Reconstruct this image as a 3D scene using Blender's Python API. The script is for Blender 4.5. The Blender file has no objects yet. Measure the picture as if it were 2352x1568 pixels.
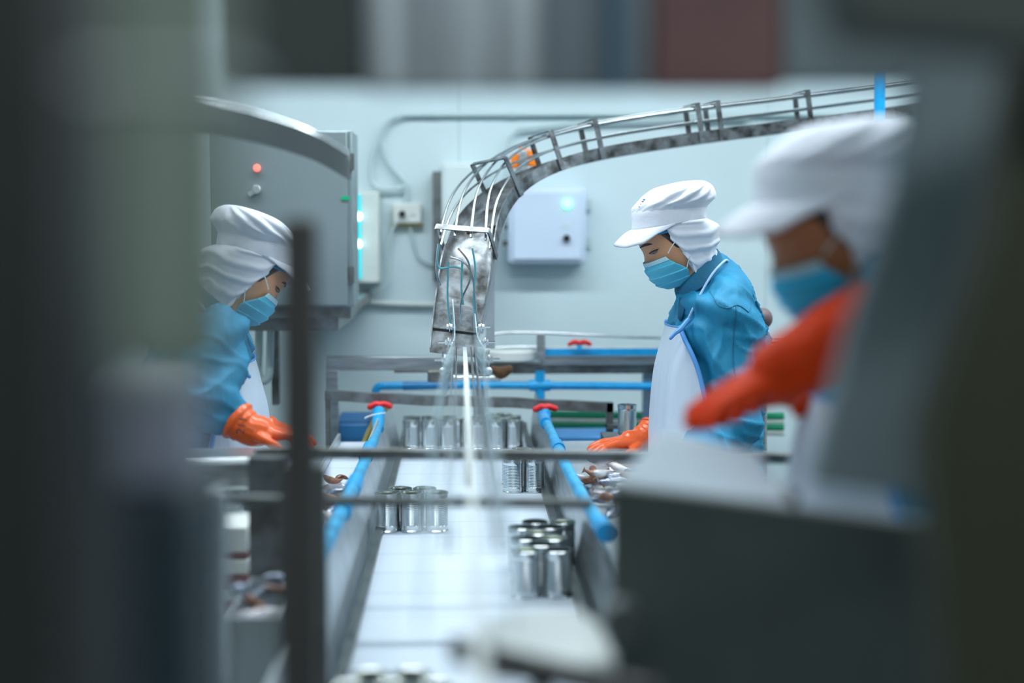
import bpy, bmesh, math, random
from mathutils import Vector, Matrix, noise
random.seed(7)
V = Vector
R = math.radians
S = bpy.context.scene
COL = S.collection

# ------------------------------------------------------------------ camera
FPX = 2352 * 50.0 / 36.0
CAMZ = 1.5
YAW = math.atan((1176 - 1055) / FPX)
PIT = math.atan((784 - 510) / FPX)
cd = bpy.data.cameras.new('camera'); cam = bpy.data.objects.new('camera', cd); COL.objects.link(cam)
cam.location = (0, 0, CAMZ)
cam.rotation_euler = (R(90) - PIT, 0, -YAW)
cd.lens = 50; cd.sensor_width = 36; cd.sensor_fit = 'HORIZONTAL'; cd.clip_start = 0.05
cd.dof.use_dof = True; cd.dof.focus_distance = 3.58; cd.dof.aperture_fstop = 1.25
S.camera = cam
ROT = cam.rotation_euler.to_matrix()

def P(px, py, y):
    """world point seen at photo pixel (px,py) on the plane Y=y"""
    r = ROT @ V(((px - 1176) / FPX, -(py - 784) / FPX, -1))
    return V((0, 0, CAMZ)) + r * (y / r.y)

# ------------------------------------------------------------------ world, light, exposure
S.view_settings.view_transform = 'Standard'
S.view_settings.look = 'None'
S.view_settings.gamma = 1
S.view_settings.use_curve_mapping = False
S.view_settings.exposure = 0.0
w = bpy.data.worlds.new('world'); S.world = w; w.use_nodes = True
w.node_tree.nodes['Background'].inputs[0].default_value = (0.55, 0.75, 0.85, 1)
w.node_tree.nodes['Background'].inputs[1].default_value = 0.22

def area(name, loc, size, power, color=(0.86, 0.96, 1.0), rot=(0, 0, 0)):
    l = bpy.data.lights.new(name, 'AREA'); l.shape = 'RECTANGLE'; l.size, l.size_y = size
    l.energy = power; l.color = color
    o = bpy.data.objects.new(name, l); COL.objects.link(o); o.location = loc; o.rotation_euler = rot
    return o
area('ceiling_tube_or_added_light', (0.5, 3.7, 3.05), (4.6, 0.22), 104)
area('ceiling_tube_or_added_light', (0.3, 2.2, 3.05), (4.0, 0.25), 44)
area('ceiling_tube_or_added_light', (2.9, 4.0, 3.05), (0.4, 2.4), 20)
area('ceiling_tube_or_added_light', (-2.3, 3.0, 3.05), (0.4, 2.4), 14)
area('ceiling_tube_or_added_light', (0.2, -1.6, 3.05), (3.4, 0.5), 76)  # unseen lamp behind the camera, added to light the near parts

# ------------------------------------------------------------------ materials
MATS = {}
def mat(name, col, rough=0.5, metal=0.0, bump=0.0, bscale=40, stretch=(1, 1, 1), var=0.0, vscale=8, dark=None,
        alpha=1.0, emit=None, estr=0.0, sss=0.0, coat=0.0, spec=0.5, rvar=0.0, trans=0.0):
    if name in MATS: return MATS[name]
    m = bpy.data.materials.new(name); m.use_nodes = True; nt = m.node_tree; N = nt.nodes; L = nt.links
    b = N['Principled BSDF']
    b.inputs['Base Color'].default_value = (*col, 1); b.inputs['Roughness'].default_value = rough
    b.inputs['Metallic'].default_value = metal; b.inputs['Alpha'].default_value = alpha
    b.inputs['Specular IOR Level'].default_value = spec; b.inputs['Coat Weight'].default_value = coat
    b.inputs['Transmission Weight'].default_value = trans
    if sss:
        b.inputs['Subsurface Weight'].default_value = sss; b.inputs['Subsurface Radius'].default_value = (0.02, 0.008, 0.004)
        b.inputs['Subsurface Scale'].default_value = 0.3
    if emit:
        b.inputs['Emission Color'].default_value = (*emit, 1); b.inputs['Emission Strength'].default_value = estr
    tc = N.new('ShaderNodeTexCoord'); mp = N.new('ShaderNodeMapping'); mp.inputs['Scale'].default_value = stretch
    L.new(tc.outputs['Object'], mp.inputs['Vector'])
    if var or dark or rvar:
        n = N.new('ShaderNodeTexNoise'); n.inputs['Scale'].default_value = vscale; n.inputs['Detail'].default_value = 6
        L.new(mp.outputs[0], n.inputs['Vector'])
        cr = N.new('ShaderNodeValToRGB')
        d = dark if dark else tuple(c * (1 - var) for c in col)
        cr.color_ramp.elements[0].position = 0.32; cr.color_ramp.elements[1].position = 0.62
        cr.color_ramp.elements[0].color = (*d, 1); cr.color_ramp.elements[1].color = (*col, 1)
        L.new(n.outputs['Fac'], cr.inputs[0])
        if var or dark: L.new(cr.outputs[0], b.inputs['Base Color'])
        if rvar:
            mr = N.new('ShaderNodeMapRange'); mr.inputs['To Min'].default_value = rough - rvar; mr.inputs['To Max'].default_value = rough + rvar
            L.new(n.outputs['Fac'], mr.inputs['Value']); L.new(mr.outputs[0], b.inputs['Roughness'])
    if bump:
        n2 = N.new('ShaderNodeTexNoise'); n2.inputs['Scale'].default_value = bscale; n2.inputs['Detail'].default_value = 4
        L.new(mp.outputs[0], n2.inputs['Vector'])
        bp = N.new('ShaderNodeBump'); bp.inputs['Strength'].default_value = bump; bp.inputs['Distance'].default_value = 0.01
        L.new(n2.outputs['Fac'], bp.inputs['Height']); L.new(bp.outputs[0], b.inputs['Normal'])
    MATS[name] = m
    return m

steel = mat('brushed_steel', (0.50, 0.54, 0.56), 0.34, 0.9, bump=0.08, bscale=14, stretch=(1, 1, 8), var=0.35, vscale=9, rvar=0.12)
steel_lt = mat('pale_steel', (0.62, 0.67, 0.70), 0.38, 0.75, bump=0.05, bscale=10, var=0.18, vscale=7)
steel_rod = mat('polished_rod', (0.62, 0.66, 0.68), 0.22, 1.0, var=0.2, vscale=20)
steel_dk = mat('dull_dark_steel', (0.17, 0.185, 0.18), 0.45, 0.75, bump=0.08, bscale=18, var=0.35, vscale=14)
steel_worn = mat('worn_steel', (0.30, 0.32, 0.33), 0.36, 0.85, bump=0.15, bscale=22, dark=(0.14, 0.13, 0.11), vscale=17)
chute_m = mat('stained_chute_steel', (0.26, 0.28, 0.30), 0.36, 0.8, bump=0.3, bscale=26, dark=(0.055, 0.055, 0.052), vscale=26)
can_mat = mat('tinplate', (0.66, 0.70, 0.71), 0.17, 1.0, var=0.1, vscale=30)
lid_mat = mat('lacquered_lid', (0.34, 0.38, 0.29), 0.26, 0.9, var=0.2, vscale=40)
can_in = mat('can_inside', (0.11, 0.12, 0.09), 0.4, 0.6)
wall_m = mat('wall_panel_paint', (0.60, 0.725, 0.775), 0.42, bump=0.04, bscale=3, dark=(0.55, 0.67, 0.695), vscale=1.7)
floor_m = mat('floor_coating', (0.20, 0.24, 0.25), 0.3, var=0.3, vscale=3)
ceil_m = mat('ceiling_panel', (0.62, 0.70, 0.72), 0.6)
pvc = mat('blue_pvc', (0.01, 0.37, 0.78), 0.32, var=0.15, vscale=30)
pvc_pale = mat('pale_blue_pvc', (0.04, 0.42, 0.76), 0.36, var=0.35, vscale=30)
pvc_dk = mat('blue_pvc_wet', (0.01, 0.20, 0.48), 0.25)
red_m = mat('red_plastic', (0.72, 0.015, 0.02), 0.35)
green_m = mat('green_plastic', (0.0, 0.36, 0.17), 0.4)
bluecrate = mat('blue_crate', (0.04, 0.22, 0.52), 0.45, var=0.2)
whitepl = mat('white_plastic', (0.74, 0.78, 0.76), 0.4, var=0.1, vscale=12)
boxpaint = mat('lavender_white_enclosure', (0.60, 0.70, 0.86), 0.35)
beige = mat('beige_box', (0.60, 0.66, 0.64), 0.4)
greybox = mat('grey_green_box', (0.60, 0.69, 0.70), 0.45)
cable_m = mat('pale_cable', (0.50, 0.62, 0.64), 0.5)
black_m = mat('black_plastic', (0.012, 0.014, 0.014), 0.4)
teal_m = mat('teal_tubing', (0.10, 0.36, 0.42), 0.4)
orange_m = mat('orange_plastic', (0.9, 0.22, 0.01), 0.35)
glove_m = mat('orange_rubber', (0.90, 0.12, 0.012), 0.34, bump=0.12, bscale=60, var=0.12, vscale=25, sss=0.0, coat=0.25)
glove_dk = mat('deep_orange_rubber', (0.80, 0.050, 0.001), 0.6, spec=0.2, bump=0.12, bscale=40, var=0.2, vscale=20)
cloth_w = mat('white_cap_cloth', (0.77, 0.80, 0.89), 0.85, bump=0.35, bscale=16, stretch=(1, 1, 1.6))
cloth_b = mat('blue_jacket_cloth', (0.008, 0.25, 0.46), 0.66, bump=0.8, bscale=15, stretch=(1.3, 1.0, 0.5), var=0.2, vscale=14)
cloth_bd = mat('dark_teal_collar_cloth', (0.012, 0.15, 0.27), 0.75, bump=0.2, bscale=60)
apron_m = mat('pale_vinyl_apron', (0.60, 0.70, 0.82), 0.36, bump=0.8, bscale=9, stretch=(1.6, 1.6, 0.35))
trim_m = mat('blue_apron_trim', (0.10, 0.34, 0.75), 0.6)
strap_m = mat('pale_blue_strap', (0.42, 0.62, 0.88), 0.6)
mask_m = mat('mask_blue', (0.10, 0.52, 0.72), 0.75, bump=0.05, bscale=120)
mask_lt = mat('mask_pale_edge', (0.45, 0.72, 0.82), 0.75)
skin_m = mat('skin', (0.72, 0.36, 0.20), 0.48, sss=0.12, bump=0.03, bscale=150, var=0.12, vscale=20)
hair_m = mat('dark_hair', (0.025, 0.014, 0.010), 0.45, bump=0.3, bscale=90, stretch=(1, 1, 0.2))
eye_w = mat('eye_white', (0.22, 0.17, 0.15), 0.25)
net_m = mat('blue_hairnet', (0.02, 0.28, 0.58), 0.5)
trouser_m = mat('white_trousers', (0.6, 0.64, 0.70), 0.8)
boot_m = mat('white_boot_rubber', (0.72, 0.75, 0.76), 0.3)
cabinet_m = mat('satin_cabinet_steel', (0.27, 0.335, 0.355), 0.34, 0.5, bump=0.02, bscale=5, var=0.08, vscale=3)
near_dk = mat('dark_green_grey_machine_paint', (0.060, 0.074, 0.066), 0.6, bump=0.03, bscale=30, var=0.12, vscale=12)
table_m = mat('dull_table_steel', (0.30, 0.36, 0.41), 0.5, 0.3, bump=0.05, var=0.15)
skin_shaded = mat('brim_shaded_skin', (0.38, 0.15, 0.06), 0.5)  # skin darkened all over, putting the brim's shade into its colour
mask_deep = mat('deep_blue_mask', (0.02, 0.52, 0.84), 0.7)
near_olive = mat('olive_grey_machine_paint', (0.20, 0.245, 0.20), 0.55, var=0.15, vscale=10)
near_black = mat('black_machine_paint', (0.012, 0.014, 0.012), 0.6)
near_navy = mat('navy_machine_paint', (0.025, 0.045, 0.060), 0.6)
brown_p = mat('red_brown_tray_and_reflection', (0.22, 0.10, 0.10), 0.5, var=0.2)  # tray colour, and the header's painted red-brown reflection
brown_k = mat('brown_rubber', (0.16, 0.10, 0.11), 0.5)
post_m = mat('brown_black_post_paint', (0.062, 0.056, 0.052), 0.55)
slant_m = mat('grey_guard_paint', (0.22, 0.27, 0.29), 0.5, var=0.1)
olive_dk = mat('dark_olive_paint', (0.030, 0.032, 0.012), 0.6)
lav = mat('lavender_grey_guard', (0.33, 0.34, 0.42), 0.45)
clear = mat('clear_acrylic_guide', (0.55, 0.72, 0.80), 0.12, 0.0, alpha=0.55, coat=0.3)
rust = mat('rusty_brown', (0.10, 0.045, 0.015), 0.8, var=0.5, vscale=60)
yell = mat('yellow_stained_hose', (0.38, 0.33, 0.10), 0.5)
fish_s = mat('silver_fish_skin', (0.52, 0.56, 0.62), 0.24, 0.55, bump=0.4, bscale=45, dark=(0.05, 0.08, 0.16), vscale=32)
fish_b = mat('brown_fish_flesh', (0.40, 0.20, 0.13), 0.35, bump=0.5, bscale=50, dark=(0.12, 0.05, 0.03), vscale=38)
fish_w = mat('pale_fish_belly', (0.72, 0.74, 0.80), 0.25, 0.2, bump=0.4, bscale=40, dark=(0.42, 0.36, 0.36), vscale=24)
led_g = mat('green_led', (0.5, 1, 0.7), 0.3, emit=(0.12, 1.0, 0.40), estr=2.6)
led_r = mat('red_led', (1, 0.2, 0.15), 0.3, emit=(1.0, 0.16, 0.12), estr=1.6)
led_w = mat('white_led', (0.8, 1, 1), 0.3, emit=(0.7, 1.0, 1.0), estr=5)
cyan_e = mat('cyan_lit_cover', (0.0, 0.5, 0.6), 0.3, emit=(0.0, 0.62, 0.72), estr=0.75)

# white modular belt: cross seams from real brick texture
def belt_mat(name, col, seam):
    m = bpy.data.materials.new(name); m.use_nodes = True; N = m.node_tree.nodes; L = m.node_tree.links; b = N['Principled BSDF']
    b.inputs['Roughness'].default_value = 0.5
    tc = N.new('ShaderNodeTexCoord'); mp = N.new('ShaderNodeMapping'); mp.inputs['Location'].default_value = (0.275, 0.03, 0); br = N.new('ShaderNodeTexBrick')
    br.offset = 0.0; br.inputs['Scale'].default_value = 1.0; br.inputs['Brick Width'].default_value = 0.55; br.inputs['Row Height'].default_value = 0.16
    br.inputs['Mortar Size'].default_value = 0.0028; br.inputs['Mortar Smooth'].default_value = 0.3
    br.inputs['Color1'].default_value = (*col, 1); br.inputs['Color2'].default_value = tuple(c * 0.96 for c in col) + (1,)
    br.inputs['Mortar'].default_value = (*seam, 1)
    L.new(tc.outputs['Object'], mp.inputs['Vector']); L.new(mp.outputs[0], br.inputs['Vector']); L.new(br.outputs['Color'], b.inputs['Base Color'])
    return m
belt_m = belt_mat('white_belt_modules', (0.62, 0.69, 0.78), (0.42, 0.48, 0.55))

# wall: vertical panel seams
def wall_mat():
    m = wall_m.copy(); m.name = 'insulated_wall_panels'; N = m.node_tree.nodes; L = m.node_tree.links; b = N['Principled BSDF']
    tc = N.new('ShaderNodeTexCoord'); sp = N.new('ShaderNodeSeparateXYZ'); L.new(tc.outputs['Object'], sp.inputs[0])
    mo = N.new('ShaderNodeMath'); mo.operation = 'PINGPONG'; mo.inputs[1].default_value = 0.585; L.new(sp.outputs[0], mo.inputs[0])
    lt = N.new('ShaderNodeMath'); lt.operation = 'LESS_THAN'; lt.inputs[1].default_value = 0.0035; L.new(mo.outputs[0], lt.inputs[0])
    mx = N.new('ShaderNodeMix'); mx.data_type = 'RGBA'; mx.inputs['B'].default_value = (0.47, 0.58, 0.60, 1)
    src = b.inputs['Base Color'].links[0].from_socket
    L.new(lt.outputs[0], mx.inputs['Factor']); L.new(src, mx.inputs['A']); L.new(mx.outputs['Result'], b.inputs['Base Color'])
    return m

# ------------------------------------------------------------------ mesh builder
def cr(pts, t):
    """Catmull-Rom through list of equal-length tuples, t in [0,1]"""
    n = len(pts) - 1; x = min(max(t, 0), 1) * n; i = min(int(x), n - 1); f = x - i
    p0 = pts[max(i - 1, 0)]; p1 = pts[i]; p2 = pts[i + 1]; p3 = pts[min(i + 2, n)]
    return tuple(0.5 * ((2 * b) + (-a + c) * f + (2 * a - 5 * b + 4 * c - d) * f * f + (-a + 3 * b - 3 * c + d) * f ** 3)
                 for a, b, c, d in zip(p0, p1, p2, p3))

class MB:
    def __init__(s): s.v = []; s.f = []
    def add(s, vs, fs):
        o = len(s.v); s.v += [V(a) for a in vs]; s.f += [tuple(i + o for i in f) for f in fs]; return s
    def box(s, x0, x1, y0, y1, z0, z1):
        vs = [(x, y, z) for x in (x0, x1) for y in (y0, y1) for z in (z0, z1)]
        return s.add(vs, [(0, 1, 3, 2), (4, 6, 7, 5), (0, 4, 5, 1), (2, 3, 7, 6), (0, 2, 6, 4), (1, 5, 7, 3)])
    def hexa(s, pts):   # 4 pts bottom loop, 4 pts top loop
        return s.add(pts, [(3, 2, 1, 0), (4, 5, 6, 7), (0, 1, 5, 4), (1, 2, 6, 5), (2, 3, 7, 6), (3, 0, 4, 7)])
    def pxbox(s, px0, px1, py0, py1, d, th):   # a box facing the camera line, real depth th
        a = P(px0, py0, d); b = P(px1, py1, d)
        return s.box(min(a.x, b.x), max(a.x, b.x), d, d + th, min(a.z, b.z), max(a.z, b.z))
    def beam(s, a, b, wd, ht, up=(0, 0, 1)):
        a = V(a); b = V(b); t = (b - a).normalized(); u = V(up); sd = t.cross(u).normalized(); u = sd.cross(t).normalized()
        q = [sd * (i * wd / 2) + u * (j * ht / 2) for i, j in ((-1, -1), (1, -1), (1, 1), (-1, 1))]
        return s.hexa([a + k for k in q] + [b + k for k in q])
    def tube(s, pts, r, seg=12, sub=1, round_end=False):
        pts = [V(p) for p in pts]; n = len(pts)
        rad = list(r) if hasattr(r, '__len__') else [r] * n
        if sub > 1:
            q = [tuple(p) + (rr,) for p, rr in zip(pts, rad)]; m = (n - 1) * sub
            ev = [cr(q, i / m) for i in range(m + 1)]; pts = [V(e[:3]) for e in ev]; rad = [max(e[3], 1e-4) for e in ev]; n = m + 1
        if round_end:
            t0 = (pts[0] - pts[1]).normalized(); t1 = (pts[-1] - pts[-2]).normalized()
            A = []; B = []
            for k in (80, 55, 28):
                A.append((pts[0] + t0 * rad[0] * math.sin(R(k)), rad[0] * math.cos(R(k))))
                B.append((pts[-1] + t1 * rad[-1] * math.sin(R(k)), rad[-1] * math.cos(R(k))))
            pts = [a[0] for a in A] + pts + [b[0] for b in reversed(B)]; rad = [a[1] for a in A] + rad + [b[1] for b in reversed(B)]; n = len(pts)
        rings = []; up = None
        for i in range(n):
            t = (pts[min(i + 1, n - 1)] - pts[max(i - 1, 0)]).normalized()
            if up is None:
                up = V((0, 0, 1)) if abs(t.z) < 0.9 else V((0, 1, 0))
            sd = t.cross(up).normalized(); up = sd.cross(t).normalized()
            rings.append([pts[i] + (sd * math.cos(2 * math.pi * k / seg) + up * math.sin(2 * math.pi * k / seg)) * rad[i] for k in range(seg)])
        return s.rings(rings, True)
    def rings(s, rings, close=True, cap=True):
        n = len(rings[0]); vs = [p for r in rings for p in r]; fs = []
        for i in range(len(rings) - 1):
            for k in range(n if close else n - 1):
                a = i * n + k; b = i * n + (k + 1) % n
                fs.append((a, b, b + n, a + n))
        if close and cap:
            fs.append(tuple(reversed(range(n)))); m = (len(rings) - 1) * n; fs.append(tuple(range(m, m + n)))
        return s.add(vs, fs)
    def lathe(s, c, prof, seg=24, axis=(0, 0, 1), cap=True):
        c = V(c); ax = V(axis).normalized(); u = ax.orthogonal().normalized(); v = ax.cross(u)
        return s.rings([[c + ax * h + (u * math.cos(2 * math.pi * k / seg) + v * math.sin(2 * math.pi * k / seg)) * max(r, 1e-4) for k in range(seg)] for r, h in prof], True, cap)
    def disc(s, c, r, h, axis=(0, -1, 0), seg=20, bev=0.12):
        b = min(r, h) * bev
        return s.lathe(c, [(r, 0), (r, h - b), (r - b, h)], seg, axis)
    def ell(s, c, rx, ry, rz, seg=14, rot=None):
        rs = []
        for i in range(1, seg // 2):
            a = math.pi * i / (seg // 2); rs.append([V((rx * math.sin(a) * math.cos(2 * math.pi * k / seg), ry * math.sin(a) * math.sin(2 * math.pi * k / seg), rz * math.cos(a))) for k in range(seg)])
        if rot is not None: rs = [[rot @ p for p in r] for r in rs]
        return s.rings([[V(c) + p for p in r] for r in rs])
    def mapped(s, fn):
        s.v = [V(fn(p)) for p in s.v]; return s
    def mesh(s, name, m):
        me = bpy.data.meshes.new(name); me.from_pydata([tuple(p) for p in s.v], [], s.f)
        bm = bmesh.new(); bm.from_mesh(me); bmesh.ops.recalc_face_normals(bm, faces=bm.faces); bm.to_mesh(me); bm.free()
        me.materials.append(m); me.polygons.foreach_set('use_smooth', [True] * len(me.polygons)); me.set_sharp_from_angle(angle=R(38)); me.update()
        return me
    def build(s, name, m, parent=None, label=None, bevel=0.0, thick=0.0, smooth=0):
        if parent is not None: org = wloc(parent)
        else:
            xs = [p.x for p in s.v]; ys = [p.y for p in s.v]; zs = [p.z for p in s.v]
            org = V(((min(xs) + max(xs)) / 2, (min(ys) + max(ys)) / 2, min(zs)))
        s.v = [p - org for p in s.v]
        o = bpy.data.objects.new(name, s.mesh(name, m)); COL.objects.link(o)
        if parent is not None: o.parent = parent; o['_w'] = list(org)
        else: o.location = org; o['_w'] = list(org)
        if label: o['label'] = label
        if thick:
            k = o.modifiers.new('thickness', 'SOLIDIFY'); k.thickness = thick; k.offset = 0
        if bevel:
            k = o.modifiers.new('bevel', 'BEVEL'); k.width = bevel; k.segments = 2; k.limit_method = 'ANGLE'; k.angle_limit = R(40)
        if smooth:
            k = o.modifiers.new('sub', 'SUBSURF'); k.levels = smooth; k.render_levels = smooth
        return o
def wloc(o): return V(o['_w'])
def tag(o, label, cat, group=None):
    o['label'] = label; o['category'] = cat
    if group: o['group'] = group
    return o
def thing(name, label, cat, loc, group=None):
    o = bpy.data.objects.new(name, None); COL.objects.link(o); o.location = loc; o['_w'] = list(loc); o.empty_display_size = 0.05
    return tag(o, label, cat, group)
def one(name, mb, m, label, cat, group=None, **k): return tag(mb.build(name, m, **k), label, cat, group)
def remesh(mb, name, m, parent, vox, smooth=4, disp=None, label=None):
    me = mb.mesh('tmp', m); t = bpy.data.objects.new('tmp', me); COL.objects.link(t)
    k = t.modifiers.new('r', 'REMESH'); k.mode = 'VOXEL'; k.voxel_size = vox; k.use_smooth_shade = True
    k = t.modifiers.new('s', 'SMOOTH'); k.factor = 0.5; k.iterations = smooth
    bpy.context.view_layer.update()
    dg = bpy.context.evaluated_depsgraph_get(); e = t.evaluated_get(dg)
    nm = bpy.data.meshes.new_from_object(e); nm.name = name
    bpy.data.objects.remove(t); bpy.data.meshes.remove(me)
    if disp:
        ns = [v.normal.copy() for v in nm.vertices]
        for v, n in zip(nm.vertices, ns): v.co += n * disp(v.co, n)
    org = wloc(parent); nm.transform(Matrix.Translation(-org))
    if not nm.materials: nm.materials.append(m)
    nm.polygons.foreach_set('use_smooth', [True] * len(nm.polygons)); nm.update()
    o = bpy.data.objects.new(name, nm); COL.objects.link(o); o.parent = parent; o['_w'] = list(org)
    if label: o['label'] = label
    return o
def struct(name, mb, m):
    o = mb.build(name, m); o['kind'] = 'structure'; return o

# ------------------------------------------------------------------ the room
WY = 5.4
struct('wall_back', MB().box(-4.2, 4.2, WY, WY + 0.12, 0, 3.2), wall_mat())
struct('wall_left', MB().box(-4.32, -4.2, -3.0, WY + 0.12, 0, 3.2), wall_m)
struct('wall_right', MB().box(4.2, 4.32, -3.0, WY + 0.12, 0, 3.2), wall_m)
struct('wall_front', MB().box(-4.2, 4.2, -3.12, -3.0, 0, 3.2), near_dk)
struct('floor', MB().box(-4.32, 4.32, -3.12, WY + 0.12, -0.1, 0), floor_m)
struct('ceiling', MB().box(-4.32, 4.32, -3.12, WY + 0.12, 3.2, 3.3), ceil_m)

# ------------------------------------------------------------------ wall fittings
def px(path, d): return [P(a, b, d) for a, b in path]
t = thing('wall_conduit', 'long pale grey conduit high along the back wall', 'pipe', P(915, 265, WY - 0.02))
MB().tube(px([(2120, 262), (1700, 263), (1350, 262), (1000, 263), (925, 264)], WY - 0.02), 0.009, 10).build('pipe', cable_m, t)
for x in (995, 1178, 1359, 1560): MB().tube(px([(x - 6, 262.5), (x + 6, 262.5)], WY - 0.02), 0.013, 10).build('coupling', cable_m, t)
one('flexible_cable', MB().tube(px([(925, 264), (895, 275), (872, 310), (853, 370), (852, 410), (868, 430), (900, 434), (930, 428)], WY - 0.03), 0.0075, 8, 6), cable_m,
    'outer loop of pale cable hanging from wall conduit to the socket', 'cable')
one('flexible_cable', MB().tube(px([(932, 466), (934, 440), (930, 418), (905, 390), (885, 360), (878, 330)], WY - 0.025), 0.0075, 8, 6), cable_m,
    'inner curved pale cable rising out of the white wall socket', 'cable')
t = thing('wall_conduit', 'short lower grey conduit sloping behind curved chute on back wall', 'pipe', P(1190, 296, WY - 0.03))
MB().tube(px([(1720, 270), (1500, 275), (1340, 281), (1190, 296)], WY - 0.03), 0.008, 10, 3).build('pipe', cable_m, t)
MB().tube(px([(1190, 296), (1172, 315), (1164, 350), (1163, 400), (1160, 450)], WY - 0.03), 0.006, 8, 4).build('hose', cable_m, t)
t = thing('wall_conduit', 'beige horizontal conduit on wall right of grey cabinet', 'pipe', P(820, 695, WY - 0.02))
MB().tube(px([(640, 688), (820, 693), (910, 697), (1010, 700)], WY - 0.02), 0.011, 10).build('pipe', beige, t)
one('power_cable', MB().tube(px([(926, 494), (905, 520), (892, 560), (890, 600), (892, 640), (880, 660), (860, 672)], WY - 0.04), 0.006, 8, 6), cable_m,
    'grey power cable dropping from socket plug along wall', 'cable')
one('power_cable', MB().tube(px([(940, 512), (948, 550), (962, 590), (990, 606), (1010, 612)], WY - 0.02), 0.005, 8, 6), cable_m,
    'faint pale cable curving right below the wall socket', 'cable')
t = thing('wall_socket', 'white double wall socket with black plug', 'socket', P(936, 516, WY - 0.02))
MB().pxbox(902, 968, 466, 513, WY - 0.045, 0.045).build('housing', whitepl, t, bevel=0.006)
MB().disc(P(924, 491, WY - 0.045), 0.012, 0.022).build('plug', black_m, t)
MB().disc(P(948, 491, WY - 0.045), 0.009, 0.004).build('outlet', greybox, t)
one('wall_ledge', MB().pxbox(898, 972, 514, 520, WY - 0.03, 0.03), yell, 'narrow olive strip under the wall socket', 'ledge')

t = thing('control_enclosure', 'white square control enclosure with green lamp on wall', 'electrical box', P(1255, 610, WY - 0.12))
MB().pxbox(1166, 1346, 430, 606, WY - 0.11, 0.11).build('housing', boxpaint, t, bevel=0.012)
MB().pxbox(1178, 1336, 440, 596, WY - 0.118, 0.01).build('door', boxpaint, t, bevel=0.004)
MB().disc(P(1303, 469, WY - 0.118), 0.017, 0.012).build('indicator_lamp', led_g, t, label='glowing green lamp')
MB().disc(P(1301, 547, WY - 0.118), 0.013, 0.018).build('switch', black_m, t, label='black rotary switch')
MB().pxbox(1291, 1311, 517, 523, WY - 0.120, 0.004).build('name_plate', greybox, t)
for y in (515, 553): MB().pxbox(1155, 1168, y, y + 12, WY - 0.10, 0.04).build('latch', steel_dk, t)
for y in (470, 556): MB().pxbox(1346, 1358, y - 12, y + 12, WY - 0.02, 0.02).build('mounting_lug', cable_m, t)

t = thing('wall_cabinet', 'pale grey-green wall cabinet partly behind the chute', 'electrical box', P(1012, 600, WY - 0.2))
a = P(1014, 372, WY - 0.22); b = P(1112, 610, WY - 0.22)
MB().box(a.x, b.x, WY - 0.22, WY, b.z, a.z).build('housing', greybox, t, bevel=0.004)
MB().pxbox(1020, 1106, 380, 604, WY - 0.226, 0.01).build('door', greybox, t, bevel=0.003)
MB().box(a.x - 0.035, a.x, WY - 0.10, WY, b.z - 0.06, a.z - 0.03).build('shaded_side', steel_worn, t, label='cabinet side, darkened for its shade')  # shade on the cabinet side, painted as a darker block

t = thing('display_box', 'beige wall box with cyan lit strip and two white lamps', 'electrical box', P(850, 650, WY - 0.12))
MB().pxbox(806, 872, 440, 650, WY - 0.12, 0.12).build('housing', beige, t, bevel=0.006)
MB().pxbox(800, 829, 446, 640, WY - 0.135, 0.02).build('lit_cover', cyan_e, t, label='glowing cyan cover')
for y in (497, 560): MB().disc(P(821, y, WY - 0.135), 0.016, 0.012).build('lamp', led_w, t, label='white glowing lamp')

t = thing('warning_light', 'orange warning light behind the curved chute', 'light', P(1205, 386, 4.75))
for a in ((1174, 1192, 352, 386), (1192, 1212, 338, 352), (1212, 1236, 344, 382)): MB().pxbox(*a, 4.75, 0.04).build('lens', orange_m, t, bevel=0.004)
MB().pxbox(1193, 1211, 344, 400, 4.72, 0.03).build('bracket', steel, t, bevel=0.003)
MB().tube([P(1202, 380, 4.74), P(1202, 380, 4.74) + V((0, WY - 4.75, 0))], 0.008, 8).build('arm', steel, t)

# ------------------------------------------------------------------ grey cabinet on the left
CD = 4.35
t = thing('steel_cabinet', 'satin grey steel control cabinet with red lamp above bent worker', 'cabinet', P(645, 706, CD))
a = P(478, 298, CD); b = P(812, 705, CD)
MB().box(a.x, b.x, CD, CD + 0.24, b.z, a.z).build('housing', cabinet_m, t, bevel=0.004)
MB().box(a.x + 0.004, b.x - 0.014, CD - 0.012, CD - 0.001, b.z + 0.006, a.z - 0.004).build('door', cabinet_m, t, bevel=0.003)
for y0, y1 in ((352, 390), (612, 650)): MB().pxbox(801, 813, y0, y1, CD - 0.014, 0.02).build('hinge', steel_dk, t)
MB().disc(P(590, 386, CD - 0.012), 0.011, 0.012).build('indicator_lamp', led_r, t, label='glowing red lamp')
k = MB().disc(P(589, 435, CD - 0.012), 0.013, 0.014).build('switch', steel_lt, t)
MB().beam(P(589, 436, CD - 0.02), P(570, 447, CD - 0.02), 0.006, 0.014).build('switch_plate', steel_lt, t)
MB().pxbox(784, 803, 450, 459, CD - 0.016, 0.005).build('green_mark', green_m, t)
k = MB().box(b.x - 0.30, b.x - 0.01, CD + 0.02, WY, b.z - 0.035, b.z); k.build('bracket', steel_worn, t)
MB().box(b.x - 0.33, b.x - 0.05, CD + 0.04, WY, b.z - 0.075, b.z - 0.036).build('bracket', steel_worn, t)
one('drain_hose', MB().tube(px([(595, 700), (594, 800), (592, 850), (600, 872), (614, 870), (620, 840), (622, 720)], 4.55), 0.013, 12, 5), cable_m,
    'pale U-shaped drain hose under the grey cabinet', 'hose')
one('steel_duct', MB().pxbox(622, 642, 700, 930, 4.6, 0.05), steel_worn, 'narrow vertical steel duct under grey cabinet', 'duct')
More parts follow.
